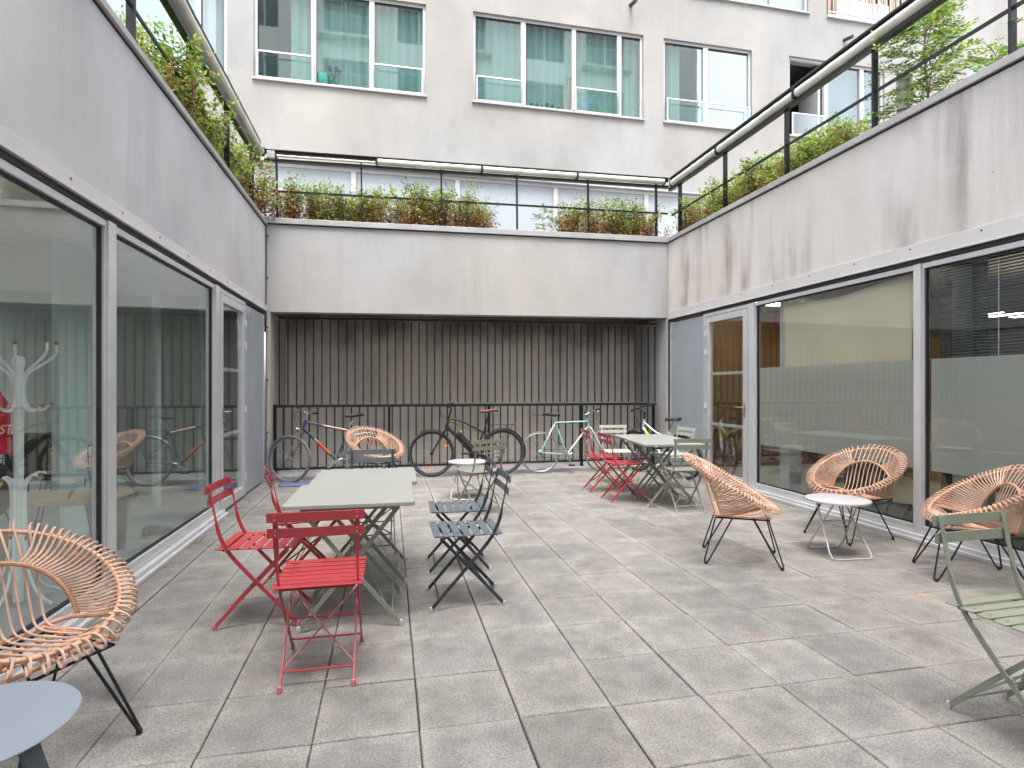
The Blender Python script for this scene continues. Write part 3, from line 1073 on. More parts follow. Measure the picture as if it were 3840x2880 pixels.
for x in (-0.4, 1.4, 3.9):
    m = MB()
    m.box(x - 0.006, x + 0.006, -0.01, 0.01, 2.44, 2.6)
    m.build('hanger', 'black', gr)

# ------------------------------------------------------------------ roof railing with the rolled blinds
def rail_run(name, label, p0, p1, posts, z0, inward, band=(0.90, 1.0), low=(0.745, 0.79), slope=0.0, mid=0.43):
    """p0,p1 ends (x,y); inward = unit vector towards the courtyard"""
    t = thing(name, label, 'railing', (p0[0], p0[1], z0), 0)
    d = Vector((p1[0] - p0[0], p1[1] - p0[1], 0)); L = d.length; d.normalize()
    t.rotation_euler = (0, -slope, math.atan2(d.y, d.x))
    side = 1 if Vector((-d.y, d.x, 0)).dot(Vector((*inward, 0))) > 0 else -1
    m = MB()
    m.box(-0.02, L + 0.02, -0.035, 0.035, band[0] + 0.045, band[1])
    m.box(-0.02, L + 0.02, -0.012, 0.012, band[0], band[0] + 0.045)
    m.build('top_rail', 'rail_black', t, bevel=0.006)
    m = MB()
    m.box(0, L, min(0.0, side * 0.06), max(0.0, side * 0.06), low[0], low[0] + 0.022)
    m.box(0, L, side * 0.06 - 0.004, side * 0.06 + 0.004, low[0], low[1])
    m.box(0, L, -0.006, 0.006, low[0] + 0.0225, low[1] + 0.02)
    m.build('lower_rail', 'rail_black', t)
    m = MB()
    m.box(0, L, -0.008, 0.008, mid - 0.015, mid + 0.015)
    m.build('mid_rail', 'rail_black', t)
    for s in posts:
        m = MB()
        m.box(s - 0.011, s + 0.011, -0.030, 0.030, 0.0, band[0] - 0.001)
        m.build('post', 'rail_black', t)
    return t, side
ZR = 3.78
t1, s1 = rail_run('roof_railing', 'black roof railing above the far concrete beam, planted behind', (-1.76, 8.86), (4.62, 8.86), (0.16, 1.36, 2.56, 3.76, 4.96, 6.17), ZR, (0, -1), (0.965, 1.035), (0.845, 0.885), 0.0118)
t2, s2 = rail_run('roof_railing', 'black roof railing rising along the left concrete wall', (-1.85, 0.5), (-1.85, 8.80), (1.65, 2.90, 4.16, 5.42, 6.68, 7.9), 3.71, (1, 0), (1.12, 1.21), (0.82, 0.90))
t3, s3 = rail_run('roof_railing', 'black roof railing rising along the right concrete wall', (4.66, 8.80), (4.66, 0.5), (0.28, 1.56, 2.84, 4.10, 5.36, 6.6), 3.81, (-1, 0), (1.00, 1.075), (0.835, 0.885))
def roll(label, p0, p1, r, group='cream rolled blinds under the roof rail', cap=True):
    d = (Vector(p1) - Vector(p0)); L = d.length
    t = thing('rolled_blind', label, 'blind', p0, math.atan2(d.y, d.x), group)
    dz = d.z
    m = MB()
    n = 24
    m.tube([(L * i / n, 0, dz * i / n + 0.002 * math.sin(i * 2.1)) for i in range(n + 1)], [r * (1 + 0.03 * math.sin(i * 1.7)) for i in range(n + 1)], 14)
    m.build('roll', 'cream', t, smooth=True)
    for xa, za in ((-0.012, 0), (L - 0.004, dz)):
        m = MB()
        m.box(xa, xa + 0.016, -r * 1.1, r * 1.1, za - r * 1.15, za + r * 1.15)
        m.build('end_bracket', 'rail_black', t)
    return t
yb = 8.775
roll('thin cream bare tube left of the thick rolls on the far roof rail', (-1.60, yb, 4.700), (-0.20, yb, 4.717), 0.017)
roll('leftmost thick cream rolled blind on the far roof rail', (-0.175, yb, 4.730), (1.40, yb, 4.749), 0.045)
roll('middle thick cream rolled blind on the far roof rail', (1.425, yb, 4.749), (2.96, yb, 4.768), 0.045)
roll('right thick cream rolled blind on the far roof rail, ending at the corner', (2.985, yb, 4.769), (4.50, yb, 4.787), 0.045)
roll('mould stained cream rolled blind running along the left roof rail', (-1.80, 8.70, 4.715), (-1.80, 3.6, 4.715), 0.055)
roll('cream rolled blind on the right roof rail nearest the far corner', (4.60, 8.66, 4.735), (4.60, 7.33, 4.735), 0.050)
roll('cream rolled blind on the right roof rail, second from the far corner', (4.60, 7.30, 4.735), (4.60, 5.74, 4.735), 0.050)
roll('longest cream rolled blind on the right roof rail, leaving the top of the frame', (4.60, 5.71, 4.735), (4.60, 2.5, 4.735), 0.050)
m = MB()
m.box(-1.72, -1.615, 8.72, 8.80, 4.645, 4.75)
b = m.build('junction_box', 'cap_grey', bevel=0.006)
tag(b, 'small square grey box at the left end of the far roof rail', 'box')

# ------------------------------------------------------------------ apartment facade
def wall_holes(mb, x0, x1, z0, z1, holes, y0, y1):
    zs = sorted({z0, z1, *[h[2] for h in holes], *[h[3] for h in holes]})
    for a, b in zip(zs[:-1], zs[1:]):
        zm = (a + b) / 2
        hs = sorted([(h[0], h[1]) for h in holes if h[2] < zm < h[3]])
        x = x0
        for h0, h1 in hs:
            if h0 > x: mb.box(x, h0, y0, y1, a, b)
            x = h1
        if x < x1: mb.box(x, x1, y0, y1, a, b)

FY = 11.0
AP = thing('apartment_building', 'tall pale grey rendered apartment building with banded teal windows beyond the terrace', 'building')
S1, H1 = 6.93, 8.69
rows = [
    # x0, x1, z0, z1, mullions(list of (a,b)), guard panes (a,b), style
    (-7.6, -2.833, S1, H1, [(-6.2, -6.1), (-5.05, -4.95), (-3.36, -3.27)], [(-7.5, -6.2), (-4.95, -3.4)], 'white'),
    (-2.389, 0.688, S1, H1, [(-1.407, -1.318), (-0.364, -0.271)], [(-2.33, -1.36), (-0.32, 0.63)], 'teal'),
    (1.601, 5.182, S1, H1, [(2.568, 2.671), (3.633, 3.724), (4.619, 4.713)], [(1.66, 2.62), (3.68, 4.66)], 'teal'),
    (5.641, 7.729, S1, H1, [(6.581, 6.701)], [(5.70, 7.67)], 'half'),
    (8.653, 11.172, S1, H1, [(9.60, 9.70), (10.541, 10.649)], [(8.71, 9.62)], 'open'),
    (13.53, 16.2, 7.2, 9.3, [(14.2, 14.3), (15.2, 15.3)], [], 'white'),
    (6.2, 9.15, 9.70, 11.5, [(7.2, 7.3), (8.2, 8.3)], [], 'white'),
    (-7.6, -2.9, 9.70, 11.5, [(-5.2, -5.1)], [], 'teal'),
    (-2.389, 0.688, 9.70, 11.5, [(-0.9, -0.8)], [], 'teal'),
    (1.601, 5.182, 9.70, 11.5, [(3.4, 3.5)], [], 'teal'),
]
terr = (-8.0, 6.55, 3.25, 5.44)
bal = (9.62, 13.1, 9.70, 12.0)
holes = [(r[0], r[1], r[2], r[3]) for r in rows] + [terr, bal, (11.50, 11.96, 5.3, 8.66)]
m = MB()
wall_holes(m, -9.5, 19.0, 2.6, 12.6, holes, FY, FY + 0.3)
m.build('wall', 'facade', AP)
m = MB()
m.box(-9.5, 19.0, 13.6, 13.8, 2.6, 12.6)
for zz in (2.9, 6.0, 9.0, 12.3):
    m.box(-9.5, 19.0, FY + 0.301, 13.6, zz, zz + 0.25)
for xx in (-9.5, -2.6, 1.1, 5.4, 8.1, 12.5, 18.8):
    m.box(xx, xx + 0.15, FY + 0.302, 13.6, 2.6, 12.6)
m.build('rooms', 'room_dark', AP)
for r_ in rows:
    m = MB()
    m.box(r_[0] - 0.02, r_[1] + 0.02, FY - 0.045, FY + 0.02, r_[2] - 0.035, r_[2] - 0.001)
    m.build('window_sill', 'coping', AP, bevel=0.003)

def curtain_mesh(x0, x1, z0, z1, y, amp=0.03, f=38.0, ph=0.0):
    mb = MB()
    n = max(8, int((x1 - x0) * 40))
    vs, fs = [], []
    for i in range(n + 1):
        x = x0 + (x1 - x0) * i / n
        yy = y + amp * math.sin(f * x + ph) + amp * 0.5 * math.sin(f * 0.43 * x + 1.3)
        vs += [(x, yy, z0), (x + 0.02 * math.sin(3 * x), yy * 1.0, (z0 + z1) / 2), (x, yy, z1)]
    for i in range(n):
        a = i * 3
        fs += [(a, a + 3, a + 4, a + 1), (a + 1, a + 4, a + 5, a + 2)]
    mb.add(vs, fs)
    return mb

for (x0, x1, z0, z1, muls, guards, style) in rows:
    f = MB()
    fy0, fy1 = FY + 0.05, FY + 0.12
    e = 0.055
    f.box(x0, x1, fy0, fy1, z0, z0 + e)
    f.box(x0, x1, fy0, fy1, z1 - e, z1)
    f.box(x0, x0 + e, fy0, fy1, z0 + e, z1 - e)
    f.box(x1 - e, x1, fy0, fy1, z0 + e, z1 - e)
    for a, b in muls:
        f.box(a, b, fy0 - 0.006, fy1, z0 + e, z1 - e)
    wn = f.build('window', 'alu_white', AP, bevel=0.003)
    ed = [x0 + e] + [v for mm in muls for v in mm] + [x1 - e]
    for k in range(0, len(ed), 2):
        a, b = ed[k], ed[k + 1]
        if style == 'open' and k == 0:
            continue
        p = MB()
        p.box(a + 0.001, b - 0.001, FY + 0.08, FY + 0.088, z0 + e + 0.001, z1 - e - 0.001)
        p.build('pane', 'glass_facade' if style in ('teal', 'half') else 'glass_guard', wn)
        g = MB()
        g.box(a, b, fy0 + 0.002, FY + 0.079, z1 - e - 0.014, z1 - e - 0.0005)
        g.box(a, a + 0.010, fy0 + 0.002, FY + 0.079, z0 + e, z1 - e - 0.0145)
        g.build('gasket', 'gasket', wn)
    for a, b in guards:
        g = MB()
        gh = z0 + 0.50
        y0, y1 = FY - 0.035, FY - 0.010
        g.box(a, b, y0, y1, gh - 0.03, gh)
        g.box(a, b, y0, y1, z0 + 0.005, z0 + 0.03)
        g.box(a, a + 0.025, y0, y1, z0 + 0.03, gh - 0.03)
        g.box(b - 0.025, b, y0, y1, z0 + 0.03, gh - 0.03)
        gd = g.build('guard_rail', 'alu', wn, bevel=0.003)
        p = MB()
        p.box(a + 0.026, b - 0.026, FY - 0.026, FY - 0.020, z0 + 0.031, gh - 0.031)
        p.build('guard_glass', 'glass_guard', gd)
    cz0, cz1, cy = z0 + 0.03, z1 - 0.02, FY + 0.22
    if style == 'teal' and z0 < 9:
        if x0 < 0:
            curtain_mesh(-1.80, 0.66, cz0, cz1, cy).build('curtain', 'curtain', wn, smooth=True)
        else:
            curtain_mesh(1.62, 5.15, cz0, cz1, cy, ph=1.0).build('curtain', 'curtain', wn, smooth=True)
    elif style == 'half':
        curtain_mesh(5.66, 6.15, cz0, cz1, cy).build('curtain', 'curtain', wn, smooth=True)
        curtain_mesh(6.45, 6.60, cz0, cz1, cy - 0.08).build('curtain', 'curtain_sky_tint', wn, smooth=True)
        curtain_mesh(7.15, 7.70, cz0, cz1, cy, 0.01, 12).build('curtain', 'curtain_sky_tint', wn, smooth=True)  # sheet coloured like the sky mirrored in this pane
    elif style == 'white':
        curtain_mesh(x0 + 0.02, x1 - 0.02, cz0, cz1, cy, 0.02, 30).build('curtain', 'curtain_white', wn, smooth=True)
    elif style == 'open':
        curtain_mesh(9.65, 11.15, cz0, cz1, cy, 0.01, 12).build('curtain', 'curtain_sky_tint', wn, smooth=True)  # added sheet, its blue imitates the reflected sky
        s = MB()   # casement swung open beside the dark opening
        s.box(9.50, 9.56, FY + 0.13, FY + 0.75, z0 + e, z1 - e)
        s.build('open_sash', 'alu_white', wn)
# terrace level strip of white panes
f = MB()
tx0, tx1, tz0, tz1 = terr
f.box(tx0, tx1, FY + 0.03, FY + 0.10, tz1 - 0.06, tz1)
f.box(tx0, tx1, FY + 0.03, FY + 0.10, tz0, tz0 + 0.06)
tm = [-6.5, -4.55, -2.6, -0.65, 1.30, 3.285, 5.26]
for x in tm:
    f.box(x - 0.045, x + 0.045, FY + 0.024, FY + 0.10, tz0 + 0.06, tz1 - 0.06)
f.box(tx1 - 0.06, tx1, FY + 0.03, FY + 0.10, tz0 + 0.06, tz1 - 0.06)
wn = f.build('window', 'alu_white', AP, bevel=0.003)
ed = [tx0] + tm + [tx1 - 0.02]
for a, b in zip(ed[:-1], ed[1:]):
    p = MB()
    p.box(a + 0.046, b - 0.046, FY + 0.06, FY + 0.07, tz0 + 0.061, tz1 - 0.061)
    p.build('pane', 'blind_white', wn)
m = MB()
m.box(tx0, tx1, FY - 0.05, FY - 0.001, tz1 + 0.01, tz1 + 0.03)
m.build('drip_edge', 'alu', AP)
# balcony
m = MB()
m.box(9.62, 13.1, FY - 0.05, FY + 1.2, 9.66, 9.72)
bl = m.build('balcony', 'alu', AP, bevel=0.004)
m = MB()
for i in range(20):
    x = 9.72 + i * 0.172
    m.box(x, x + 0.10, FY + 0.28, FY + 0.31, 9.721, 11.4)
m.build('timber_slats', 'balc_wood', bl)
m = MB()
m.box(9.64, 13.08, FY - 0.03, FY + 0.0, 9.78, 9.81)
m.box(9.64, 13.08, FY - 0.03, FY + 0.0, 10.65, 10.68)
for i in range(32):
    x = 9.66 + i * 0.11
    m.box(x, x + 0.014, FY - 0.022, FY - 0.008, 9.811, 10.649)
m.build('balustrade', 'alu_white', bl)
m = MB()
rnd = random.Random(5)
for i in range(9):
    a = 10.0 + i * 0.16
    m.hexa([(a, FY + 0.12, 9.74), (a + 0.12, FY + 0.10, 9.73), (a + 0.12, FY + 0.13, 9.73), (a, FY + 0.15, 9.74)],
           [(a + rnd.uniform(-.05, .05), FY + 0.10, 10.2 + rnd.uniform(0, .2)), (a + 0.13, FY + 0.12, 10.25), (a + 0.13, FY + 0.15, 10.25), (a, FY + 0.13, 10.2)])
dr = m.build('drying_cloth', 'white')
tag(dr, 'white cloths bunched behind the balcony railing top right', 'cloth')
# service door behind the elder bush
m = MB()
m.box(11.51, 11.95, FY + 0.1, FY + 0.16, 5.31, 8.65)
m.build('louvre', 'inner_dark', AP)
# rain spouts
base = None
for n_, (x, z) in enumerate(((4.89, 9.27), (10.08, 9.22), (12.85, 9.2), (6.62, 9.24))):
    lab = ['short black rain spout on the facade above the central windows', 'short black rain spout on the facade left of the balcony',
           'short black rain spout on the facade by the elder bush top', 'short black rain spout on the facade above the window pair'][n_]
    if n_ == 3: break
    m = MB()
    m.tube([(0, 0.02, 0), (0.02, -0.22, -0.05)], 0.04, 10)
    s = m.build('rain_spout', 'charcoal', loc=(x, FY, z), smooth=True)
    tag(s, lab, 'pipe', 'rain spouts on the facade')
# small things on the window ledges
def ledge(name, label, cat, x, z, mat, fn, y=FY + 0.17):
    mb = MB(); fn(mb)
    o = mb.build(name, mat, loc=(x, y, z), smooth=True)
    tag(o, label, cat)
    return o
def pot_flower(mb):
    mb.lathe([(0, 0), (0.05, 0), (0.065, 0.1), (0.0, 0.1)], (0, 0, 0), 14)
    mb.cur = 1
    for a in range(5):
        an = a * 1.3
        tip = (0.10 * math.cos(an), 0.04 * math.sin(an), 0.32 + 0.03 * (a % 3))
        mb.tube(smooth_path([(0, 0, 0.09), (0.02 * math.cos(an), 0.01, 0.2), tip], 4), 0.004, 5)
        mb.cur = 2
        for k in range(5):
            q = k * 1.256
            c = Vector(tip) + Vector((0.025 * math.cos(q), 0, 0.025 * math.sin(q)))
            mb.lathe([(0, -0.01), (0.018, 0), (0, 0.01)], c, 6, 'y')
        mb.cur = 1
M['pot'] = plain('teal_pot', (0.05, 0.30, 0.26), 0.4)
M['petal'] = plain('dusty_pink_petal', (0.35, 0.15, 0.17), 0.6)
ledge('potted_orchid', 'potted plant with dusty pink blooms standing inside the upper left window', 'plant', -1.02, S1 + 0.06, ['pot', 'leaf_b', 'petal'], pot_flower)
def cushion(mb):
    mb.lathe([(0, 0), (0.10, 0.0), (0.13, 0.06), (0.12, 0.2), (0.0, 0.23)], (0, 0, 0), 16)
ledge('green_basket', 'rounded teal green basket inside the upper left window', 'basket', -1.22, S1 + 0.06, 'pot', cushion)
def figurine(mb):
    mb.lathe([(0, 0), (0.05, 0), (0.045, 0.2), (0.06, 0.5), (0.03, 0.62), (0.05, 0.7), (0.0, 0.78)], (0, 0, 0), 12)
ledge('brown_vase', 'tall brown vase standing in the middle window behind the glass', 'vase', 3.60, S1 + 0.06, 'knob', figurine)
def cards(mb):
    mb.box(-0.12, 0.12, -0.01, 0.01, 0, 0.24)
M['card_green'] = plain('pale_green_card', (0.35, 0.6, 0.35), 0.6)
M['card_blue'] = plain('light_blue_card', (0.35, 0.5, 0.7), 0.6)
ledge('green_card', 'pale green card leaning in the middle window beside the blue one', 'card', 4.36, S1 + 0.06, 'card_green', cards)
ledge('blue_card', 'light blue card leaning in the middle window', 'card', 3.98, S1 + 0.06, 'card_blue', cards)
def clutter(mb):
    rr = random.Random(9)
    for i in range(6):
        x = -0.28 + i * 0.11
        mb.lathe([(0, 0), (0.035, 0), (0.04, 0.06 + 0.08 * rr.random()), (0.0, 0.1 + 0.05 * rr.random())], (x, 0, 0), 10)
M['jar'] = plain('dark_teal_jars', (0.06, 0.14, 0.14), 0.3)
ledge('jar_row', 'row of small dark jars along the ledge of the middle window', 'jars', 3.10, S1 + 0.06, 'jar', clutter)

# ------------------------------------------------------------------ building opposite (behind the viewer, seen mirrored in the windows)
OP = thing('apartment_block', 'tall pale apartment block with balconies facing the courtyard, mirrored in the windows', 'building')
OY = -7.0
holes, wins = [], []
for fl in range(7):
    z = 4.2 + fl * 2.9
    for k, x in enumerate((-6.5, -3.2, 0.4, 3.6, 7.0, 10.4, 13.8)):
        ww = 2.2 if k % 3 else 1.3
        holes.append((x, x + ww, z, z + 1.75)); wins.append((x, x + ww, z, z + 1.75, k, fl))
m = MB()
wall_holes(m, -8.0, 17.0, 0.0, 25.0, holes, OY - 0.35, OY)
m.build('wall', 'opposite', OP)
m = MB(); m.box(-8.0, 17.0, OY - 8, OY - 2.5, 0, 24.9); m.box(-8, -7.8, OY - 2.5, OY - 0.351, 0, 24.9); m.box(16.8, 17, OY - 2.5, OY - 0.351, 0, 24.9)
m.box(-7.8, 16.8, OY - 2.5, OY - 0.351, 24.7, 24.9)
m.build('rooms', 'room_dark', OP)
for (a, b, z0, z1, k, fl) in wins:
    if fl < 2: continue
    f = MB()
    f.box(a, b, OY - 0.15, OY - 0.08, z0, z0 + 0.06); f.box(a, b, OY - 0.15, OY - 0.08, z1 - 0.06, z1)
    f.box(a, a + 0.06, OY - 0.15, OY - 0.08, z0 + 0.06, z1 - 0.06); f.box(b - 0.06, b, OY - 0.15, OY - 0.08, z0 + 0.06, z1 - 0.06)
    mid = (a + b) / 2
    f.box(mid - 0.04, mid + 0.04, OY - 0.15, OY - 0.08, z0 + 0.06, z1 - 0.06)
    wn = f.build('window', 'alu_white', OP)
    p = MB(); p.box(a + 0.06, b - 0.06, OY - 0.13, OY - 0.12, z0 + 0.06, z1 - 0.06)
    p.build('pane', 'glass_guard', wn)
    if k % 2 == 1:
        g = MB()
        g.box(a - 0.3, b + 0.3, OY + 0.001, OY + 0.5, z0 - 0.25, z0 - 0.1)
        g.box(a - 0.3, b + 0.3, OY + 0.46, OY + 0.5, z0 + 0.75, z0 + 0.79)
        x = a - 0.28
        while x < b + 0.3:
            g.box(x, x + 0.02, OY + 0.47, OY + 0.49, z0 - 0.1, z0 + 0.75)
            x += 0.14
        g.build('balcony', 'alu_white', OP)

# ------------------------------------------------------------------ folding bistro chair (faces +y, origin on the floor at its centre)
def bistro_chair(label, body, legm, cap, loc, rot, group):
    t = thing('folding_chair', label, 'chair', loc, rot, group)
    W = 0.172
    st = MB()
    for k in range(7):                       # seat slats
        y = -0.185 + k * 0.062
        dz = 0.004 * (1 - ((k - 3) / 3.0) ** 2) * -1
        st.box(-0.195, 0.195, y - 0.0235, y + 0.0235, 0.448 + dz, 0.454 + dz)
    seat = st.build('seat', body, t, bevel=0.002)
    for sx in (-1, 1):
        q = MB()
        q.box(sx * 0.150 - 0.011, sx * 0.150 + 0.011, -0.20, 0.20, 0.436, 0.4435)
        q.build('seat_rail', body, seat)
    q = MB()
    for k in range(7):
        for sx in (-1, 1):
            q.lathe([(0.0, 0.003), (0.004, 0.002), (0.005, 0)], (sx * 0.150, -0.185 + k * 0.062, 0.4535), 6)
    q.build('rivets', legm, seat)
    # long bars: front foot -> crossing -> up the back
    for sx in (-1, 1):
        x = sx * W
        pts = smooth_path([(x, 0.222, 0.012), (x, 0.085, 0.165), (x, -0.06, 0.325), (x, -0.145, 0.43), (x, -0.192, 0.53), (x, -0.212, 0.62), (x, -0.228, 0.70), (x, -0.245, 0.795)], 4)
        wd = [0.008 if p.z < 0.55 else min(0.022, 0.008 + (p.z - 0.55) * 0.25) for p in pts]
        th = [0.020 if p.z < 0.55 else max(0.005, 0.020 - (p.z - 0.55) * 0.25) for p in pts]
        l = MB(); l.bar(pts, wd, th)
        leg = l.build('leg', legm, t, bevel=0.0012)
        c = MB(); c.lathe([(0, -0.012), (0.011, -0.012), (0.012, 0.0), (0.009, 0.016), (0, 0.018)], (x, 0.224, 0.012), 8)
        c.build('foot_cap', cap, leg, smooth=True)
        x = sx * (W - 0.016)
        l = MB(); l.bar([(x, -0.222, 0.012), (x, -0.07, 0.180), (x, 0.165, 0.430)], 0.008, 0.020)
        leg = l.build('leg', legm, t, bevel=0.0012)
        c = MB(); c.lathe([(0, -0.012), (0.011, -0.012), (0.012, 0.0), (0.009, 0.016), (0, 0.018)], (x, -0.224, 0.012), 8)
        c.build('foot_cap', cap, leg, smooth=True)
    b = MB()                                  # back slats, slightly hollow
    for zc, yb_ in ((0.775, -0.246), (0.705, -0.2335)):
        pts = []
        n = 10
        for i in range(n + 1):
            u = -1 + 2 * i / n
            pts.append((0.205 * u, yb_ - 0.004 - 0.008 * (1 - u * u), zc))
        vs, fs = [], []
        h = 0.0215
        for p in pts:
            vs += [(p[0], p[1] + 0.001, p[2] - h), (p[0], p[1] - 0.003, p[2] + h), (p[0], p[1] - 0.005 - 0.003, p[2] + h), (p[0], p[1] - 0.005 + 0.001, p[2] - h)]
        for i in range(n):
            for j in range(4):
                j2 = (j + 1) % 4
                fs.append((i * 4 + j, i * 4 + j2, i * 4 + 4 + j2, i * 4 + 4 + j))
        fs += [(3, 2, 1, 0), tuple(n * 4 + j for j in range(4))]
        b.add(vs, fs)
    bk = b.build('backrest', body, t, bevel=0.0012)
    q = MB()
    for zc, yb_ in ((0.775, -0.246), (0.705, -0.2335)):
        for sx in (-1, 1):
            for dz in (-0.010, 0.010):
                q.lathe([(0.0, -0.004), (0.004, -0.003), (0.005, 0)], (sx * W, yb_ - 0.0115, zc + dz), 6, 'y')
    q.build('rivets', cap, bk)
    for yy, zz, ww in ((0.175, 0.065, W), (-0.172, 0.068, W - 0.016), (0.028, 0.228, W), (-0.175, 0.4335, W - 0.01)):
        s = MB()
        s.tube([(-ww, yy, zz), (ww, yy, zz)], 0.005, 6)
        s.build('stretcher', legm, t)
    x = MB()                                  # diagonal brace between the short bars
    k = W - 0.018
    x.bar([(-k, -0.165, 0.075), (0, -0.045, 0.205), (k, 0.085, 0.345)], 0.010, 0.004, (0.0, 0.7, -0.7))
    x.bar([(k, -0.160, 0.080), (0, -0.040, 0.210), (-k, 0.090, 0.350)], 0.010, 0.004, (0.0, 0.7, -0.7))
    x.build('brace', legm, t)
    h = MB()                                  # locking hook beside the crossing
    for sx in (1,):
        h.tube(smooth_path([(sx * (W - 0.006), -0.150, 0.425), (sx * (W - 0.004), -0.06, 0.33), (sx * (W + 0.006), 0.02, 0.255), (sx * (W + 0.006), 0.045, 0.25)], 3), 0.0035, 5)
    h.build('lock_bar', legm, t)
    return t

def face(dx, dy):
    """rotation so that local +y points along (dx, dy)"""
    return math.atan2(-dx, dy)

red0 = bistro_chair('nearest red folding chair, its back to the viewer at the end of the sage table', 'red', 'red', 'cap_red', (-0.312, 2.867, 0), 0.0, 'red folding chairs')
dup(red0, (-0.712, 3.555, 0), face(1, -0.055), 'red folding chair seen from the side by the left glass wall, nearest of that side')
dup(red0, (-0.560, 4.155, 0), face(0.96, 0.28), 'red folding chair tucked under the left side of the far half of the sage table')
dup(red0, (2.735, 6.995, 0), face(1, -0.10), 'farther of two red folding chairs at the distant olive table')
dup(red0, (2.735, 6.330, 0), face(1, -0.03), 'nearer of two red folding chairs at the distant olive table')
sl0 = bistro_chair('nearer slate blue folding chair on the right of the long sage table', 'slate', 'slate_leg', 'cap_grey', (0.467, 3.585, 0), face(-1, 0.0), 'slate blue folding chairs')
dup(sl0, (0.502, 4.255, 0), face(-1, 0.03), 'farther slate blue folding chair on the right of the long sage table')
dup(sl0, (-0.133, 4.860, 0), face(0.04, -1), 'slate blue folding chair at the far end of the long sage table')
ol0 = bistro_chair('olive folding chair standing by the small white round table near the bicycles', 'sage', 'sage', 'cap_grey', (0.945, 6.10, 0), face(-0.40, 0.92), 'olive green folding chairs')
dup(ol0, (3.165, 5.735, 0), face(0.10, 1), 'olive folding chair at the near end of the distant table, half behind a rattan chair')
dup(ol0, (2.445, 1.715, 0), face(0.03, -1), 'olive folding chair cut off by the right edge of the picture')
pl0 = bistro_chair('pale grey folding chair behind the distant table, beside the mint bicycle', 'sage_light', 'sage_light', 'cap_grey', (3.14, 7.48, 0), face(-0.1, -1), 'pale folding chairs')
dup(pl0, (3.70, 7.02, 0), face(-1, -0.12), 'pale grey folding chair right of the distant table, before the white and lime bicycle')

# ------------------------------------------------------------------ folding rectangular table (top 0.70 x 0.68, X legs swing along x)
def folding_table(label, loc, rot, group, top='table_top', leg='sage'):
    t = thing('folding_table', label, 'table', loc, rot, group)
    m = MB()
    hx, hy, r = 0.348, 0.338, 0.02
    prof = []
    for cx, cy, a0 in ((hx - r, hy - r, 0), (-hx + r, hy - r, 90), (-hx + r, -hy + r, 180), (hx - r, -hy + r, 270)):
        for i in range(5):
            a = R(a0 + 90 * i / 4)
            prof.append((cx + r * math.cos(a), cy + r * math.sin(a)))
    n = len(prof)
    vs = [(x, y, 0.688) for x, y in prof] + [(x, y, 0.710) for x, y in prof]
    m.add(vs, [tuple(range(n - 1, -1, -1)), tuple(range(n, 2 * n))] + [(i, (i + 1) % n, n + (i + 1) % n, n + i) for i in range(n)])
    m.build('tabletop', top, t, bevel=0.003)
    for sy in (-0.255, 0.255):
        for k, (sx, off) in enumerate(((1, 0.0), (-1, 0.012))):
            yy = sy + (off if sy < 0 else -off)
            l = MB()
            l.bar([(sx * 0.272, yy, 0.014), (0, yy, 0.345), (-sx * 0.262, yy, 0.672)], 0.009, 0.024, (0, 1, 0))
            lg = l.build('leg', leg, t, bevel=0.0012)
            c = MB(); c.lathe([(0, -0.014), (0.012, -0.014), (0.014, 0.0), (0.01, 0.018), (0, 0.02)], (sx * 0.274, yy, 0.014), 8)
            c.build('foot_cap', 'cap_grey', lg, smooth=True)
    for x, zz in ((-0.225, 0.072), (0.225, 0.072), (0, 0.345)):
        s = MB()
        s.tube([(x, -0.255, zz), (x, 0.255, zz)], 0.006, 6)
        s.build('stretcher', leg, t)
    for yy in (-0.25, 0.25):
        s = MB()
        s.bar([(-0.25, yy, 0.668), (0.25, yy, 0.668)], 0.02, 0.01, (0, 1, 0))
        s.build('support_bar', leg, t)
    for sx in (-1, 1):
        s = MB()
        s.bar([(sx * 0.20, -0.25, 0.105), (sx * 0.10, 0.0, 0.225), (0, 0.25, 0.345)], 0.010, 0.004, (0, 0.7, 0.7))
        s.build('brace', leg, t)
    return t
tb0 = folding_table('nearer half of the long pale sage table, right behind the front red chair', (-0.205, 3.515, 0), R(-0.8), 'sage folding tables pushed together on the left')
dup(tb0, (-0.160, 4.200, 0), R(-1.0), 'farther half of the long pale sage table, up to the chair facing the viewer')
dup(tb0, (3.130, 6.095, 0), R(-7), 'nearer of the two distant sage tables, before the olive chair', 'sage folding tables pushed together on the right')
dup(tb0, (3.235, 6.775, 0), R(-7.5), 'farther of the two distant sage tables, between two red chairs and the pale chairs', 'sage folding tables pushed together on the right')

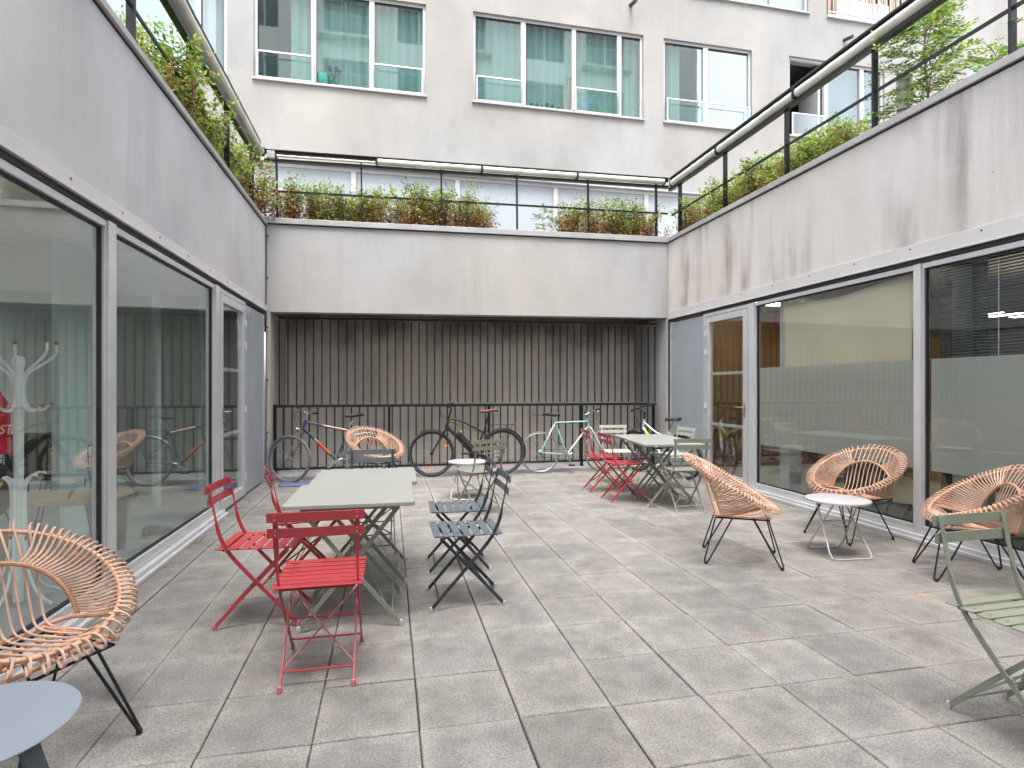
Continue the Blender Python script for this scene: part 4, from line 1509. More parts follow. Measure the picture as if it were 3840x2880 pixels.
# ------------------------------------------------------------------ small round tables
def round_table(label, loc, rot, group, rad=0.235, H=0.445):
    t = thing('round_table', label, 'table', loc, rot, group)
    m = MB()
    m.lathe([(0, H - 0.004), (rad - 0.012, H - 0.004), (rad - 0.004, H - 0.014), (rad, H - 0.016), (rad, H - 0.002), (rad - 0.003, H), (0, H)], (0, 0, 0), 48)
    m.build('tabletop', 'white_top', t, smooth=True)
    # two wire trestles that cross
    for sy, w0, w1, nm in ((-1, 0.175, 0.115, 0), (1, 0.155, 0.10, 1)):
        y0, y1 = sy * 0.172, -sy * 0.105
        def P(s, z):
            u = (z - 0.007) / (H - 0.02)
            return (s * (w0 + (w1 - w0) * u), y0 + (y1 - y0) * u, z)
        rr = 0.035
        pts = [P(-1, H - 0.012), P(-1, 0.3), P(-1, 0.12), P(-1, 0.05), (-w0 + 0.012, y0, 0.018), (-w0 + rr, y0, 0.007), (w0 - rr, y0, 0.007), (w0 - 0.012, y0, 0.018), P(1, 0.05), P(1, 0.12), P(1, 0.3), P(1, H - 0.012)]
        l = MB(); l.tube(pts, 0.0065, 8)
        l.build('leg', 'white_wire', t, smooth=True)
    for yy, zz, ww in ((0.0, 0.27, 0.14), (-0.10, H - 0.014, 0.115), (0.10, H - 0.014, 0.115)):
        s = MB()
        s.tube([(-ww, yy, zz), (ww, yy, zz)], 0.0055, 8)
        s.build('stretcher', 'white_wire', t, smooth=True)
    return t
rt0 = round_table('small white round table between the rattan chairs on the right', (3.525, 3.915, 0), R(-6), 'small white round tables')
dup(rt0, (0.93, 6.88, 0), R(-20), 'small white round table near the black bicycle, behind the slate chairs')

t = thing('side_table', 'blue grey round side table cut off by the lower left corner', 'table', (-1.08, 1.745, 0), 0)
m = MB()
m.lathe([(0, 0.436), (0.225, 0.436), (0.243, 0.444), (0.245, 0.447), (0.243, 0.450), (0, 0.450)], (0, 0, 0), 72)
m.build('tabletop', 'bluegrey', t, smooth=True)
for a in (R(-10), R(112), R(232)):
    ca, sa = math.cos(a), math.sin(a)
    l = MB()
    l.bar([(0.15 * ca, 0.15 * sa, 0.434), (0.30 * ca, 0.30 * sa, 0.004)], 0.060, 0.010, (-sa, ca, 0))
    l.build('leg', 'bluegrey_leg', t, bevel=0.002)

# ------------------------------------------------------------------ rattan lounge chair (faces +y)
def rattan_chair(label, loc, rot, group):
    t = thing('rattan_chair', label, 'chair', loc, rot, group)
    C = Vector((0, -0.080, 0.597))
    tv = Vector((0, math.cos(R(30)), -math.sin(R(30))))
    nv = Vector((0, math.sin(R(30)), math.cos(R(30))))
    A, B = 0.353, 0.345
    def ring(th, da=0.0, dn=0.0):
        return C + Vector(((A + da) * math.cos(th), 0, 0)) + tv * ((B + da) * math.sin(th)) + nv * dn
    arc_c = Vector((0, -0.157, 0.396))
    up = Vector((0, -0.095, 0.275))
    def arch(ph):
        return arc_c + Vector((0.290 * math.cos(ph), 0, 0)) + up * math.sin(ph)
    r_s = 0.0048
    rods = MB()
    rj = random.Random(12)
    jit = lambda a: rj.gauss(0, a)
    # rods that run from the front rim over the seat and up the back
    for i in range(11):
        x = -0.192 + 0.384 * i / 10 + jit(0.0015)
        thf = math.acos(max(-1, min(1, (x * 1.05) / A)))
        thb = -math.acos(max(-1, min(1, (x * 1.08) / A)))
        tips = 0.058 + jit(0.003)
        rods.tube(smooth_path([Vector((x * 0.96, 0.02, 0.362)), ring(thf, -0.03, -0.030), ring(thf, tips - 0.014, -0.024), ring(thf, tips, -0.004), ring(thf, tips - 0.014, 0.012), ring(thf, 0.0, 0.015),
                               Vector((x, 0.10, 0.398)), Vector((x * 0.99, -0.06, 0.379)), Vector((x * 0.99, -0.155, 0.377)), Vector((x * 0.99, -0.198, 0.402)), Vector((x * 1.0, -0.225, 0.475)), Vector((x * 1.04, -0.272, 0.62)),
                               ring(thb, 0.0, 0.014), ring(thb, tips - 0.01, 0.013), ring(thb, tips, -0.003), ring(thb, tips - 0.014, -0.020), ring(thb, -0.012, -0.026)], 3), r_s, 6)
    # spokes from the inner hoop out over the ring, looped back below
    K = 25
    for s in (1, -1):
        for i in range(K):
            u = (i + 0.5) / K
            a = R(51) - u * R(103)
            th = a if s > 0 else math.pi - a
            ph = R(1) + R(64) * (u ** 1.15)
            ph = ph if s > 0 else math.pi - ph
            st_ = arch(ph)
            tips = 0.058 + jit(0.003)
            mid = st_.lerp(ring(th, 0, 0.012), 0.5) + Vector((0.008 * s, 0.0, -0.014))
            mid2 = st_.lerp(ring(th, -0.01, -0.026), 0.5) + Vector((0.010 * s, -0.004, -0.022))
            rods.tube(smooth_path([st_, mid, ring(th, 0, 0.014), ring(th, tips - 0.012, 0.012), ring(th, tips, -0.004), ring(th, tips - 0.014, -0.022), ring(th, -0.01, -0.027), mid2 if i % 2 else ring(th, -0.02, -0.030)], 3), r_s, 6)
    rods.build('spokes', 'rattan', t, smooth=True)
    m = MB()
    n = 64
    m.tube([ring(2 * math.pi * i / n) for i in range(n)], [0.0095 + 0.0012 * (i % 2) for i in range(n)], 8, closed=True)
    m.build('outer_ring', 'rattan_dark', t, smooth=True)
    m = MB()
    m.tube([arch(math.pi * i / 28) + Vector((0, 0.004, -0.007)) for i in range(29)], [0.0092 + 0.001 * (i % 2) for i in range(29)], 8)
    m.build('inner_ring', 'rattan_dark', t, smooth=True)
    m = MB()
    for s in (1, -1):
        tb_ = R(50) if s > 0 else math.pi - R(50)
        m.tube(smooth_path([Vector((s * 0.192, -0.205, 0.372)), Vector((s * 0.265, -0.165, 0.384)), Vector((s * 0.270, -0.04, 0.405)), ring(tb_, 0, -0.014)], 5), 0.0095, 8)
        m.tube([(s * 0.19, -0.20, 0.366), (s * 0.19, 0.20, 0.372)], 0.0095, 8)
    for yy, zz in ((-0.19, 0.368), (-0.07, 0.365), (0.05, 0.366), (0.17, 0.378)):
        m.tube([(-0.20, yy, zz), (0.20, yy, zz)], 0.0085, 8)
    m.build('seat_frame', 'rattan_dark', t, smooth=True)
    m = MB()
    p = [(-0.185, -0.185, 0.350), (0.185, -0.185, 0.350), (0.185, 0.185, 0.350), (-0.185, 0.185, 0.350)]
    m.tube(p, 0.0065, 8, closed=True)
    m.build('base_frame', 'black', t, smooth=True)
    for sx in (-1, 1):
        for sy in (-1, 1):
            foot = Vector((sx * 0.226, sy * 0.265, 0.016))
            a = Vector((sx * 0.185, sy * 0.075, 0.349)); b = Vector((sx * 0.085, sy * 0.185, 0.349))
            d = (a - b); d.z = 0; d.normalize()
            l = MB()
            l.tube(smooth_path([a, a.lerp(foot + d * 0.016, 0.9), foot + d * 0.008 + Vector((0, 0, 0.002)), foot - d * 0.008 + Vector((0, 0, 0.002)), b.lerp(foot - d * 0.016, 0.9), b], 4), 0.0058, 8)
            lg = l.build('leg', 'black', t, smooth=True)
            c = MB(); c.lathe([(0, -0.015), (0.011, -0.015), (0.012, -0.006), (0.009, 0.006), (0, 0.008)], foot, 10)
            c.build('foot_cap', 'gasket', lg, smooth=True)
    return t
ra0 = rattan_chair('rattan lounge chair at the lower left before the glass wall, cut by the picture edge', (-1.287, 2.387, 0), face(0.870, -0.493), 'round rattan lounge chairs')
dup(ra0, (2.69, 3.970, 0), face(0.87, -0.49), 'rattan lounge chair seen from the side, left of the small white round table')
dup(ra0, (4.037, 4.361, 0), face(-0.989, -0.149), 'rattan lounge chair between white round table and glass wall, seen whole from the front')
dup(ra0, (4.03, 3.265, 0), face(-0.855, 0.52), 'rattan lounge chair at the right edge behind the olive folding chair')
dup(ra0, (-0.13, 7.80, 0), face(0.62, -0.79), 'distant rattan lounge chair leaning before the blue and orange bicycle')

# ------------------------------------------------------------------ bicycles (x forward, rear hub at x = 0, origin below the rear hub)
def wheel(name, parent, x, r, tyre, rim, ty=0.018, turn=0.0, reflectors=(), y=0.0):
    e = bpy.data.objects.new(name, None)
    COL.objects.link(e); e.parent = parent; e.location = (x, y, r); e.rotation_euler = (0, 0, turn)
    m = MB()
    n = 44
    m.tube([((r - ty) * math.cos(2 * math.pi * i / n), 0, (r - ty) * math.sin(2 * math.pi * i / n)) for i in range(n)], ty, 8, closed=True)
    m.build('tyre', tyre, e, smooth=True)
    m = MB()
    rr = r - 2 * ty - 0.004
    m.tube([(rr * math.cos(2 * math.pi * i / n), 0, rr * math.sin(2 * math.pi * i / n)) for i in range(n)], 0.009, 6, closed=True)
    m.build('rim', rim, e, smooth=True)
    m = MB()
    for i in range(28):
        a = 2 * math.pi * i / 28
        b = a + (0.5 if i % 2 else -0.5)
        m.tube([(0.022 * math.cos(b), 0.025 * (1 if i % 4 < 2 else -1), 0.022 * math.sin(b)), (rr * math.cos(a), 0, rr * math.sin(a))], 0.0016, 4, caps=False)
    m.build('spokes', 'spoke', e)
    m = MB()
    m.lathe([(0, -0.05), (0.012, -0.05), (0.012, -0.032), (0.026, -0.03), (0.026, -0.022), (0.017, -0.018), (0.017, 0.018), (0.026, 0.022), (0.026, 0.03), (0.012, 0.032), (0.012, 0.05), (0, 0.05)], (0, 0, 0), 14, 'y')
    m.build('hub', 'silver' if rim != 'rim_black' else 'rim_black', e, smooth=True)
    for a in reflectors:
        m = MB(); q = rr * 0.78
        c = Vector((q * math.cos(R(a)), -0.004, q * math.sin(R(a))))
        m.hexa([(c.x - 0.032, -0.009, c.z - 0.016), (c.x + 0.032, -0.009, c.z - 0.016), (c.x + 0.032, 0.003, c.z - 0.016), (c.x - 0.032, 0.003, c.z - 0.016)],
               [(c.x - 0.022, -0.009, c.z + 0.02), (c.x + 0.022, -0.009, c.z + 0.02), (c.x + 0.022, 0.003, c.z + 0.02), (c.x - 0.022, 0.003, c.z + 0.02)])
        m.build('reflector', 'reflector', e)
    return e

def bicycle(label, loc, rot, lean, P):
    t = thing('bicycle', label, 'bicycle', loc, rot, 'bicycles parked at the far railing')
    t.rotation_mode = 'XYZ'
    t.rotation_euler = (lean, 0, rot)
    r, wb = P['r'], P['wb']
    bb, sc, ht, hb = [Vector((p[0], 0, p[1])) for p in (P['bb'], P['sc'], P['ht'], P['hb'])]
    wheel('wheel', t, 0, r, P['tyre'], P['rim'], P.get('ty', 0.018), 0, P.get('refl_r', ()))
    fr = P.get('turn', 0.0)
    # steering assembly turns about the head tube
    ax = (ht - hb).normalized()
    fh = Vector((wb, 0, r))
    def steer(p):
        return hb + Matrix.Rotation(fr, 3, ax) @ (Vector(p) - hb)
    fw = steer(fh)
    e = wheel('wheel', t, fw.x, r, P['tyre'], P['rim'], P.get('ty', 0.018), fr, P.get('refl_f', ()), fw.y)
    e.location.z = fw.z
    parts = P['tubes']
    def T(name, segs, mat):
        m = MB()
        for pts, rad in segs:
            m.tube(pts, rad, 10)
        return m.build(name, mat, t, smooth=True)
    tr = P.get('tr', 0.015)
    ss_top = sc + Vector((-0.005, 0, -0.02))
    T('frame', [([bb, sc], tr)] + [([Vector((0, s * 0.06, r)), Vector((0.10, s * 0.045, r + (bb.z - r) * 0.3)), Vector((bb.x - 0.02, s * 0.02, bb.z))], 0.009) for s in (-1, 1)]
      + ([] if P.get('stay_split') else [([Vector((0, s * 0.06, r)), ss_top + Vector((0, s * 0.015, 0))], 0.008) for s in (-1, 1)]), P['c_frame'])
    T('head_tube', [([hb - ax * 0.01, ht + ax * 0.01], tr * 1.25)], P['c_frame'])
    if P.get('stay_split'):
        mid = Vector((0, 0, r)).lerp(ss_top, 0.45)
        T('seat_stay', [([Vector((0, s * 0.06, r)), mid + Vector((0, s * 0.04, 0))], 0.008) for s in (-1, 1)], P['c_frame'])
        T('seat_stay', [([mid + Vector((0, s * 0.04, 0)), ss_top + Vector((0, s * 0.015, 0))], 0.008) for s in (-1, 1)], P['stay_split'])
    tt = [Vector((p[0], 0, p[1])) for p in P['top_tube']]
    k = P.get('top_split', 1.0)
    if k < 1:
        md = tt[0].lerp(tt[-1], k)
        T('top_tube', [([tt[0], md], tr * 0.9)], P['c_frame'])
        T('top_tube', [([md, tt[-1]], tr * 0.9)], P['c_top2'])
    else:
        T('top_tube', [(smooth_path(tt, 5) if len(tt) > 2 else tt, tr * 0.95)], P.get('c_top', P['c_frame']))
    dt0, dt1 = hb + ax * 0.015, bb
    cs = P.get('down', [(1.0, P['c_frame'])])
    a = 0.0
    for f_, c_ in cs:
        T('down_tube', [([dt0.lerp(dt1, a), dt0.lerp(dt1, f_)], P.get('dr', tr * 1.2))], c_)
        a = f_
    # fork
    m = MB()
    cr = hb - ax * 0.035
    for s in (-1, 1):
        m.tube([steer(cr + Vector((0, s * 0.045, 0.0))), steer(cr.lerp(fh, 0.5) + Vector((0, s * 0.052, 0))), steer(fh + Vector((0, s * 0.052, 0)))], P.get('fk', [0.014, 0.012, 0.009]), 8)
    m.tube([steer(cr + Vector((0, -0.05, 0))), steer(cr + Vector((0, 0.05, 0)))], 0.016, 8)
    m.tube([hb, cr], 0.015, 8)
    m.build('fork', P['c_fork'], t, smooth=True)
    # saddle
    sx, sz = P['saddle']
    sp = MB(); sp.tube([sc - (sc - bb).normalized() * 0.02, Vector((sx, 0, sz - 0.04))], 0.0125, 10)
    sp.build('seat_post', P.get('c_post', 'silver'), t, smooth=True)
    m = MB()
    prof = [(-0.135, 0.062, 0.006), (-0.11, 0.078, 0.012), (-0.06, 0.070, 0.008), (0.0, 0.040, 0.0), (0.07, 0.022, -0.004), (0.13, 0.016, -0.002), (0.142, 0.008, -0.008)]
    vs, fs = [], []
    n = 12
    for (px, hw, pz) in prof:
        for j in range(n):
            q = 2 * math.pi * j / n
            vs.append((sx + px, hw * math.cos(q), sz + pz + (0.016 if math.sin(q) > 0 else 0.030) * math.sin(q)))
    for i in range(len(prof) - 1):
        for j in range(n):
            j2 = (j + 1) % n
            fs.append((i * n + j, i * n + j2, (i + 1) * n + j2, (i + 1) * n + j))
    fs += [tuple(range(n)), tuple((len(prof) - 1) * n + j for j in range(n))]
    m.add(vs, fs)
    m.build('saddle', P.get('c_saddle', 'saddle_black'), t, smooth=True)
    # stem, bar and grips
    bx, bz = P['bar']
    bc = Vector((bx, 0, bz))
    m = MB()
    m.tube([steer(ht), steer(ht + ax * max(0.02, (bz - ht.z) * 0.75)), steer(bc)], 0.014, 8)
    m.build('stem', P.get('c_stem', 'silver'), t, smooth=True)
    m = MB(); g = MB(); gs = []
    hw = P.get('barw', 0.29)
    sweep = P.get('sweep', 0.05)
    for s in (-1, 1):
        if s == 1: g = MB()
        pts = [steer(bc), steer(bc + Vector((0, s * hw * 0.35, P.get('rise', 0.0)))), steer(bc + Vector((-sweep, s * hw, P.get('rise', 0.0) + 0.005)))]
        m.tube(smooth_path(pts, 4), 0.011, 8)
        gp = [pts[1].lerp(pts[2], 0.52), steer(bc + Vector((-sweep * 1.15, s * (hw + 0.012), P.get('rise', 0.0) + 0.006)))]
        g.tube(gp, 0.017, 8)
        gs.append(g)
        lv = [pts[1].lerp(pts[2], 0.42) + Vector((0.02, 0, -0.01)), pts[1].lerp(pts[2], 0.5) + Vector((0.055, 0, -0.02)), pts[1].lerp(pts[2], 0.95) + Vector((0.05, 0, -0.03))]
        m.tube(lv, 0.005, 5)
    hbar = m.build('handlebar', P.get('c_bar', 'silver'), t, smooth=True)
    for g in gs:
        g.build('grip', P.get('c_grip', 'gasket'), hbar, smooth=True)
    cb = MB()
    cb.tube(smooth_path([steer(bc + Vector((0.03, 0.1, 0))), steer(bc + Vector((0.10, 0.06, -0.06))), steer(bc + Vector((0.07, 0.02, -0.2))), hb + Vector((0.03, 0.03, 0.0))], 5), 0.003, 5)
    cb.tube(smooth_path([steer(bc + Vector((0.03, -0.1, 0))), steer(bc + Vector((0.09, -0.08, -0.08))), ht + Vector((0.0, -0.02, -0.04)), tt[-1] + Vector((0, -0.02, -0.02))], 5), 0.003, 5)
    cb.build('cables', 'gasket', t)
    # drivetrain
    side = P.get('drive', -1)
    m = MB()
    m.lathe([(0.080, side * 0.040 - 0.002), (0.090, side * 0.040 - 0.002), (0.090, side * 0.040 + 0.002), (0.080, side * 0.040 + 0.002), (0.080, side * 0.040 - 0.002)], (bb.x, 0, bb.z), 32, 'y')
    for i in range(5):
        q = i * 1.2566 + 0.3
        m.tube([(bb.x, side * 0.040, bb.z), (bb.x + 0.083 * math.cos(q), side * 0.040, bb.z + 0.083 * math.sin(q))], 0.005, 5)
    m.lathe([(0, -0.05), (0.02, -0.05), (0.02, 0.05), (0, 0.05)], (bb.x, 0, bb.z), 14, 'y')
    crank = m.build('chainring', P.get('c_crank', 'silver'), t)
    ca = P.get('crank', R(-70))
    for s, a_ in ((side, ca), (-side, ca + math.pi)):
        pe = Vector((bb.x + 0.168 * math.cos(a_), s * 0.065, bb.z + 0.168 * math.sin(a_)))
        m = MB(); m.bar([(bb.x, s * 0.055, bb.z), pe], 0.012, 0.022, (0, 1, 0))
        m.build('crank', P.get('c_crank', 'silver'), t, bevel=0.002)
        m = MB(); m.box(pe.x - 0.042, pe.x + 0.042, min(pe.y, pe.y + s * 0.09) , max(pe.y, pe.y + s * 0.09), pe.z - 0.012, pe.z + 0.012)
        m.build('pedal', 'gasket', t, bevel=0.004)
    m = MB()
    m.tube([(bb.x, side * 0.040, bb.z + 0.088), (0, side * 0.040, r + 0.034)], 0.004, 5)
    m.tube([(bb.x, side * 0.040, bb.z - 0.088), (0.03, side * 0.040, r - 0.07)], 0.004, 5)
    m.tube([(0, side * 0.05, r - 0.01), (0.03, side * 0.05, r - 0.08)], 0.010, 6)
    m.build('chain', 'charcoal', t)
    m = MB()
    m.lathe([(0.0, side * 0.034), (0.034, side * 0.038), (0.026, side * 0.046), (0, side * 0.048)], (0, 0, r), 16, 'y')
    m.build('sprocket', 'silver', t, smooth=True)
    # mudguards
    def guard(cx, cz, a0, a1, rot_, mat, off=0.018, par=t):
        m = MB()
        n = 18
        vs, fs = [], []
        for i in range(n + 1):
            a_ = a0 + (a1 - a0) * i / n
            for j in range(5):
                q = -1 + 2 * j / 4
                rad = r + off - 0.012 * q * q
                p = Vector((rad * math.cos(a_), 0.026 * q, rad * math.sin(a_)))
                if rot_: p = Matrix.Rotation(rot_, 3, 'Z') @ p
                vs.append((cx[0] + p.x, cx[1] + p.y, cz + p.z))
        for i in range(n):
            for j in range(4):
                k_ = i * 5 + j
                fs.append((k_, k_ + 1, k_ + 6, k_ + 5))
        m.add(vs, fs)
        o = m.build('mudguard', mat, par, smooth=True)
        sd_ = o.modifiers.new('s', 'SOLIDIFY'); sd_.thickness = 0.002
        return o
    if P.get('guards'):
        guard((0, 0), r, R(35), R(200), 0, P['guards'])
        guard((fw.x, fw.y), fw.z, R(P.get('fg0', 45)), R(P.get('fg1', 165)), fr, P['guards'])
    if P.get('rack'):
        m = MB()
        z = 2 * r + 0.07
        for s in (-1, 1):
            m.tube([(0.17, s * 0.05, z), (-0.19, s * 0.055, z)], 0.005, 6)
            m.tube([(0, s * 0.065, r), (-0.06, s * 0.055, z)], 0.004, 6)
            m.tube([(0, s * 0.065, r), (-0.16, s * 0.055, z)], 0.004, 6)
        for x in (0.15, 0.03, -0.08, -0.18):
            m.tube([(x, -0.055, z), (x, 0.055, z)], 0.004, 6)
        m.tube([(0.17, 0, z), (sc.x, 0, sc.z - 0.06)], 0.005, 6)
        m.build('luggage_rack', P['rack'], t)
        m = MB(); m.box(-0.215, -0.195, -0.035, 0.035, z - 0.015, z + 0.025)
        m.build('tail_light', 'grip_red', t)
    if P.get('battery'):
        m = MB()
        a_ = dt0.lerp(dt1, 0.30); b_ = dt0.lerp(dt1, 0.86)
        up_ = (dt0 - dt1).normalized().cross(Vector((0, 1, 0))); up_ = -up_ if up_.z < 0 else up_
        m.bar([a_ + up_ * 0.055, b_ + up_ * 0.055], 0.075, 0.075, (0, 1, 0))
        m.build('battery', 'gasket', t, bevel=0.015)
        m = MB(); c_ = a_.lerp(b_, 0.06) + up_ * 0.095
        m.box(c_.x - 0.02, c_.x + 0.02, -0.02, 0.02, c_.z - 0.015, c_.z + 0.01)
        m.build('battery_lock', 'bike_lime', t)
        m = MB(); m.lathe([(0, -0.05), (0.06, -0.05), (0.07, 0), (0.06, 0.05), (0, 0.05)], (bb.x, 0, bb.z), 18, 'y')
        m.build('motor', 'gasket', t, smooth=True)
    if P.get('lamp'):
        m = MB(); c_ = steer(hb + Vector((0.08, 0, 0.0)))
        m.lathe([(0, -0.045), (0.02, -0.04), (0.036, 0.0), (0.036, 0.02), (0, 0.025)], c_, 14, 'x')
        m.build('headlamp', 'silver', t, smooth=True)
    if P.get('stand'):
        m = MB(); m.tube([(0.10, 0.06, r - 0.06), (0.02, 0.17, 0.01)], 0.008, 6)
        m.build('kickstand', 'rim_black', t)
    return t

bicycle('blue and orange bicycle with silver fork at the far left of the railing', (-0.33, 8.56, 0), R(188), R(5),
        dict(r=0.335, wb=1.05, bb=(0.41, 0.29), sc=(0.24, 0.76), ht=(0.83, 0.87), hb=(0.865, 0.75), top_tube=[(0.815, 0.85), (0.25, 0.72)], top_split=0.38, c_top2='bike_pink', tubes=None,
             c_frame='bike_blue', down=[(0.33, 'bike_blue'), (0.42, 'silver'), (0.80, 'bike_orange'), (1.0, 'charcoal')], dr=0.022, c_fork='silver', tyre='tyre_grey', rim='silver', saddle=(0.16, 0.94), bar=(0.87, 1.00), barw=0.29, rise=0.02,
             turn=R(-32), guards='silver', fg0=20, fg1=75, lamp=True, rack='rim_black', c_grip='gasket', drive=1, crank=R(-40)))
bicycle('black electric bicycle with brown saddle and battery, in the middle of the railing', (1.715, 8.58, 0), R(180.5), R(5),
        dict(r=0.35, wb=1.09, bb=(0.45, 0.31), sc=(0.29, 0.66), ht=(0.83, 0.87), hb=(0.865, 0.74), top_tube=[(0.80, 0.865), (0.66, 0.84), (0.45, 0.735), (0.29, 0.65)], tubes=None, c_frame='bike_black', dr=0.026, tr=0.017, c_fork='bike_black',
             fk=[0.019, 0.016, 0.012], tyre='tyre', rim='rim_black', ty=0.022, saddle=(0.205, 0.985), c_saddle='grip_red', bar=(0.86, 1.08), barw=0.31, sweep=0.09, c_stem='rim_black', c_bar='rim_black', c_grip='grip_red', c_post='rim_black',
             turn=R(-6), guards='rim_black', fg0=62, fg1=125, rack='rim_black', battery=True, stand=True, refl_f=(150, -75), refl_r=(-60,), c_crank='rim_black', drive=1, crank=R(10)))
bicycle('pale mint road bicycle with thin wheels, right part of the railing', (2.31, 8.60, 0), R(-1.5), R(-4),
        dict(r=0.325, wb=1.02, bb=(0.44, 0.28), sc=(0.255, 0.79), ht=(0.78, 0.825), hb=(0.815, 0.72), top_tube=[(0.79, 0.80), (0.26, 0.785)], tubes=None, c_frame='bike_mint', down=[(0.12, 'bike_mint'), (1.0, 'bike_white')], stay_split='bike_white',
             dr=0.014, tr=0.0135, c_fork='bike_white', tyre='tyre_pale', rim='silver', ty=0.011, saddle=(0.20, 0.915), bar=(0.84, 0.935), barw=0.22, rise=0.03, sweep=-0.04, c_grip='gasket', turn=R(14), drive=-1, crank=R(-75)))
bicycle('white and lime bicycle parked at the right end before the blue grey panel', (4.22, 7.55, 0), face(-0.30, 0.95) + R(90), R(-7),
        dict(r=0.33, wb=1.00, bb=(0.42, 0.29), sc=(0.25, 0.70), ht=(0.76, 0.84), hb=(0.80, 0.70), top_tube=[(0.76, 0.80), (0.52, 0.66), (0.27, 0.60)], tubes=None, c_frame='bike_white', down=[(0.10, 'bike_white'), (0.42, 'bike_lime'), (1.0, 'bike_white')], dr=0.024,
             c_fork='bike_black', tyre='tyre', rim='silver', ty=0.020, saddle=(0.16, 0.88), bar=(0.80, 1.02), barw=0.28, rise=0.02, c_stem='rim_black', c_bar='rim_black', guards='charcoal', fg0=60, fg1=140, turn=R(10), refl_f=(200,), refl_r=(120,), drive=-1))

# under-saddle mudguard of the mint bicycle is a long dark flap
m = MB()
m.bar(smooth_path([(0.16, 0, 0.915), (0.02, 0, 0.90), (-0.12, 0, 0.925)], 4), [0.06] * 9, 0.006, (0, 1, 0))
mint = [o for o in COL.objects if o.get('label', '').startswith('pale mint road')][0]
m.build('saddle_flap', 'charcoal', mint, smooth=False)

m = MB()
m.box(-0.28, 0.28, -0.17, 0.17, 0.002, 0.012)
mt = m.build('rubber_mat', plain('blue_mat', (0.10, 0.13, 0.24), 0.8, 0, 0.1, 10), loc=(-1.18, 8.30, 0.0), bevel=0.003)
tag(mt, 'flat blue rubber mat under the front wheel of the blue and orange bicycle', 'mat')

# ------------------------------------------------------------------ leaf litter along the foot of the left panel
m = MB()
rnd = random.Random(21)
for i in range(130):
    if rnd.random() < 0.7:
        x, y = XL + 0.10 + abs(rnd.gauss(0, 0.05)), rnd.uniform(5.2, 8.6)
    else:
        x, y = rnd.uniform(-1.2, 3.0), 8.60 + rnd.gauss(0, 0.03)
    a = rnd.uniform(0, 6.28); s = rnd.uniform(0.006, 0.018); z = 0.003
    ca, sa = math.cos(a) * s, math.sin(a) * s
    m.add([(x - ca, y - sa, z), (x + sa * .5, y - ca * .5, z + rnd.uniform(0.002, 0.008)), (x + ca, y + sa, z + 0.002), (x - sa * .5, y + ca * .5, z + rnd.uniform(0.001, 0.006))], [(0, 1, 2, 3)])
tag(m.build('leaf_litter', 'litter'), 'dry leaves swept against the foot of the left panel and railing', 'leaves', kind='stuff')

# ------------------------------------------------------------------ plants
def shrub(name, label, cat, seed, h, w, red, dens, loc, group, leaf=0.023, olive=0.10):
    rnd = random.Random(seed)
    t = thing(name, label, cat, loc, 0, group)
    st, lf = MB(), MB()
    n = int(dens)
    for i in range(n):
        bx, by = rnd.gauss(0, w * 0.28), rnd.gauss(0, 0.10)
        hh = h * rnd.uniform(0.45, 1.0) * (1 - 0.35 * min(1, (abs(bx) / (w * 0.7)) ** 2))
        dx, dy = rnd.gauss(bx * 0.35, 0.08), rnd.gauss(by * 0.6, 0.07)
        pts = []
        for k in range(6):
            u = k / 5
            pts.append(Vector((bx + dx * u * u + rnd.gauss(0, 0.008), by + dy * u * u + rnd.gauss(0, 0.008), hh * u)))
        st.tube(pts, [0.0035 * (1 - 0.7 * k / 5) for k in range(6)], 4, caps=False)
        nl = int(44 + 44 * rnd.random())
        for j in range(nl):
            u = rnd.uniform(0.04, 1.0) ** 0.75
            f = u * 5; k = min(4, int(f))
            p = pts[k].lerp(pts[k + 1], f - k)
            sp = 0.035 + 0.02 * (1 - u)
            p = p + Vector((rnd.gauss(0, sp), rnd.gauss(0, sp), rnd.gauss(0, 0.02)))
            s = leaf * rnd.uniform(0.6, 1.35)
            a, b = rnd.uniform(0, 6.28), rnd.uniform(-0.9, 0.9)
            d = Vector((math.cos(a) * math.cos(b), math.sin(a) * math.cos(b), math.sin(b)))
            q = d.cross(Vector((rnd.uniform(-1, 1), rnd.uniform(-1, 1), 1))).normalized() * s * 0.45
            zr = p.z / h
            pr_ = red * (1.35 - 1.6 * zr)
            v = rnd.random()
            lf.cur = 2 if v < pr_ else 3 if v < pr_ + olive else 1 if rnd.random() < 0.35 else 0
            lf.add([p - d * s, p + q, p + d * s, p - q], [(0, 1, 2, 3)])
    st.build('stems', 'twig', t)
    lf.build('foliage', ['leaf_a', 'leaf_b', 'leaf_r', 'leaf_o'], t)
    return t
ZP = 3.74
G1 = 'shrubs planted behind the far coping'
protoA = shrub('shrub', 'russet and green shrub at the left corner of the far coping', 'shrub', 1, 0.84, 0.62, 0.62, 66, (-1.40, 9.12, ZP), G1)
protoB = shrub('shrub', 'greener tufted shrub second from the left on the far coping', 'shrub', 2, 0.82, 0.62, 0.42, 60, (-0.92, 9.15, ZP), G1)
protoC = shrub('shrub', 'dense russet shrub just left of the gap on the far coping', 'shrub', 3, 0.90, 0.72, 0.70, 80, (1.08, 9.14, ZP), G1)
protoD = shrub('shrub', 'light green shrub with arching tips on the left coping nearest the viewer', 'shrub', 4, 0.92, 0.66, 0.18, 66, (-2.10, 5.65, ZP), 'shrubs planted behind the left coping', leaf=0.026)
def again(p, x, y, rz, sc, label, group):
    o = dup(p, (x, y, ZP), rz, label, group)
    o.scale = (sc, sc, sc * 1.0)
    return o
again(protoA, -0.30, 9.14, 1.9, 0.92, 'wispy green and russet shrub third from the left on the far coping', G1)
again(protoB, -0.62, 9.18, 2.9, 0.85, 'low pale green shrub filling between second and third on the far coping', G1)
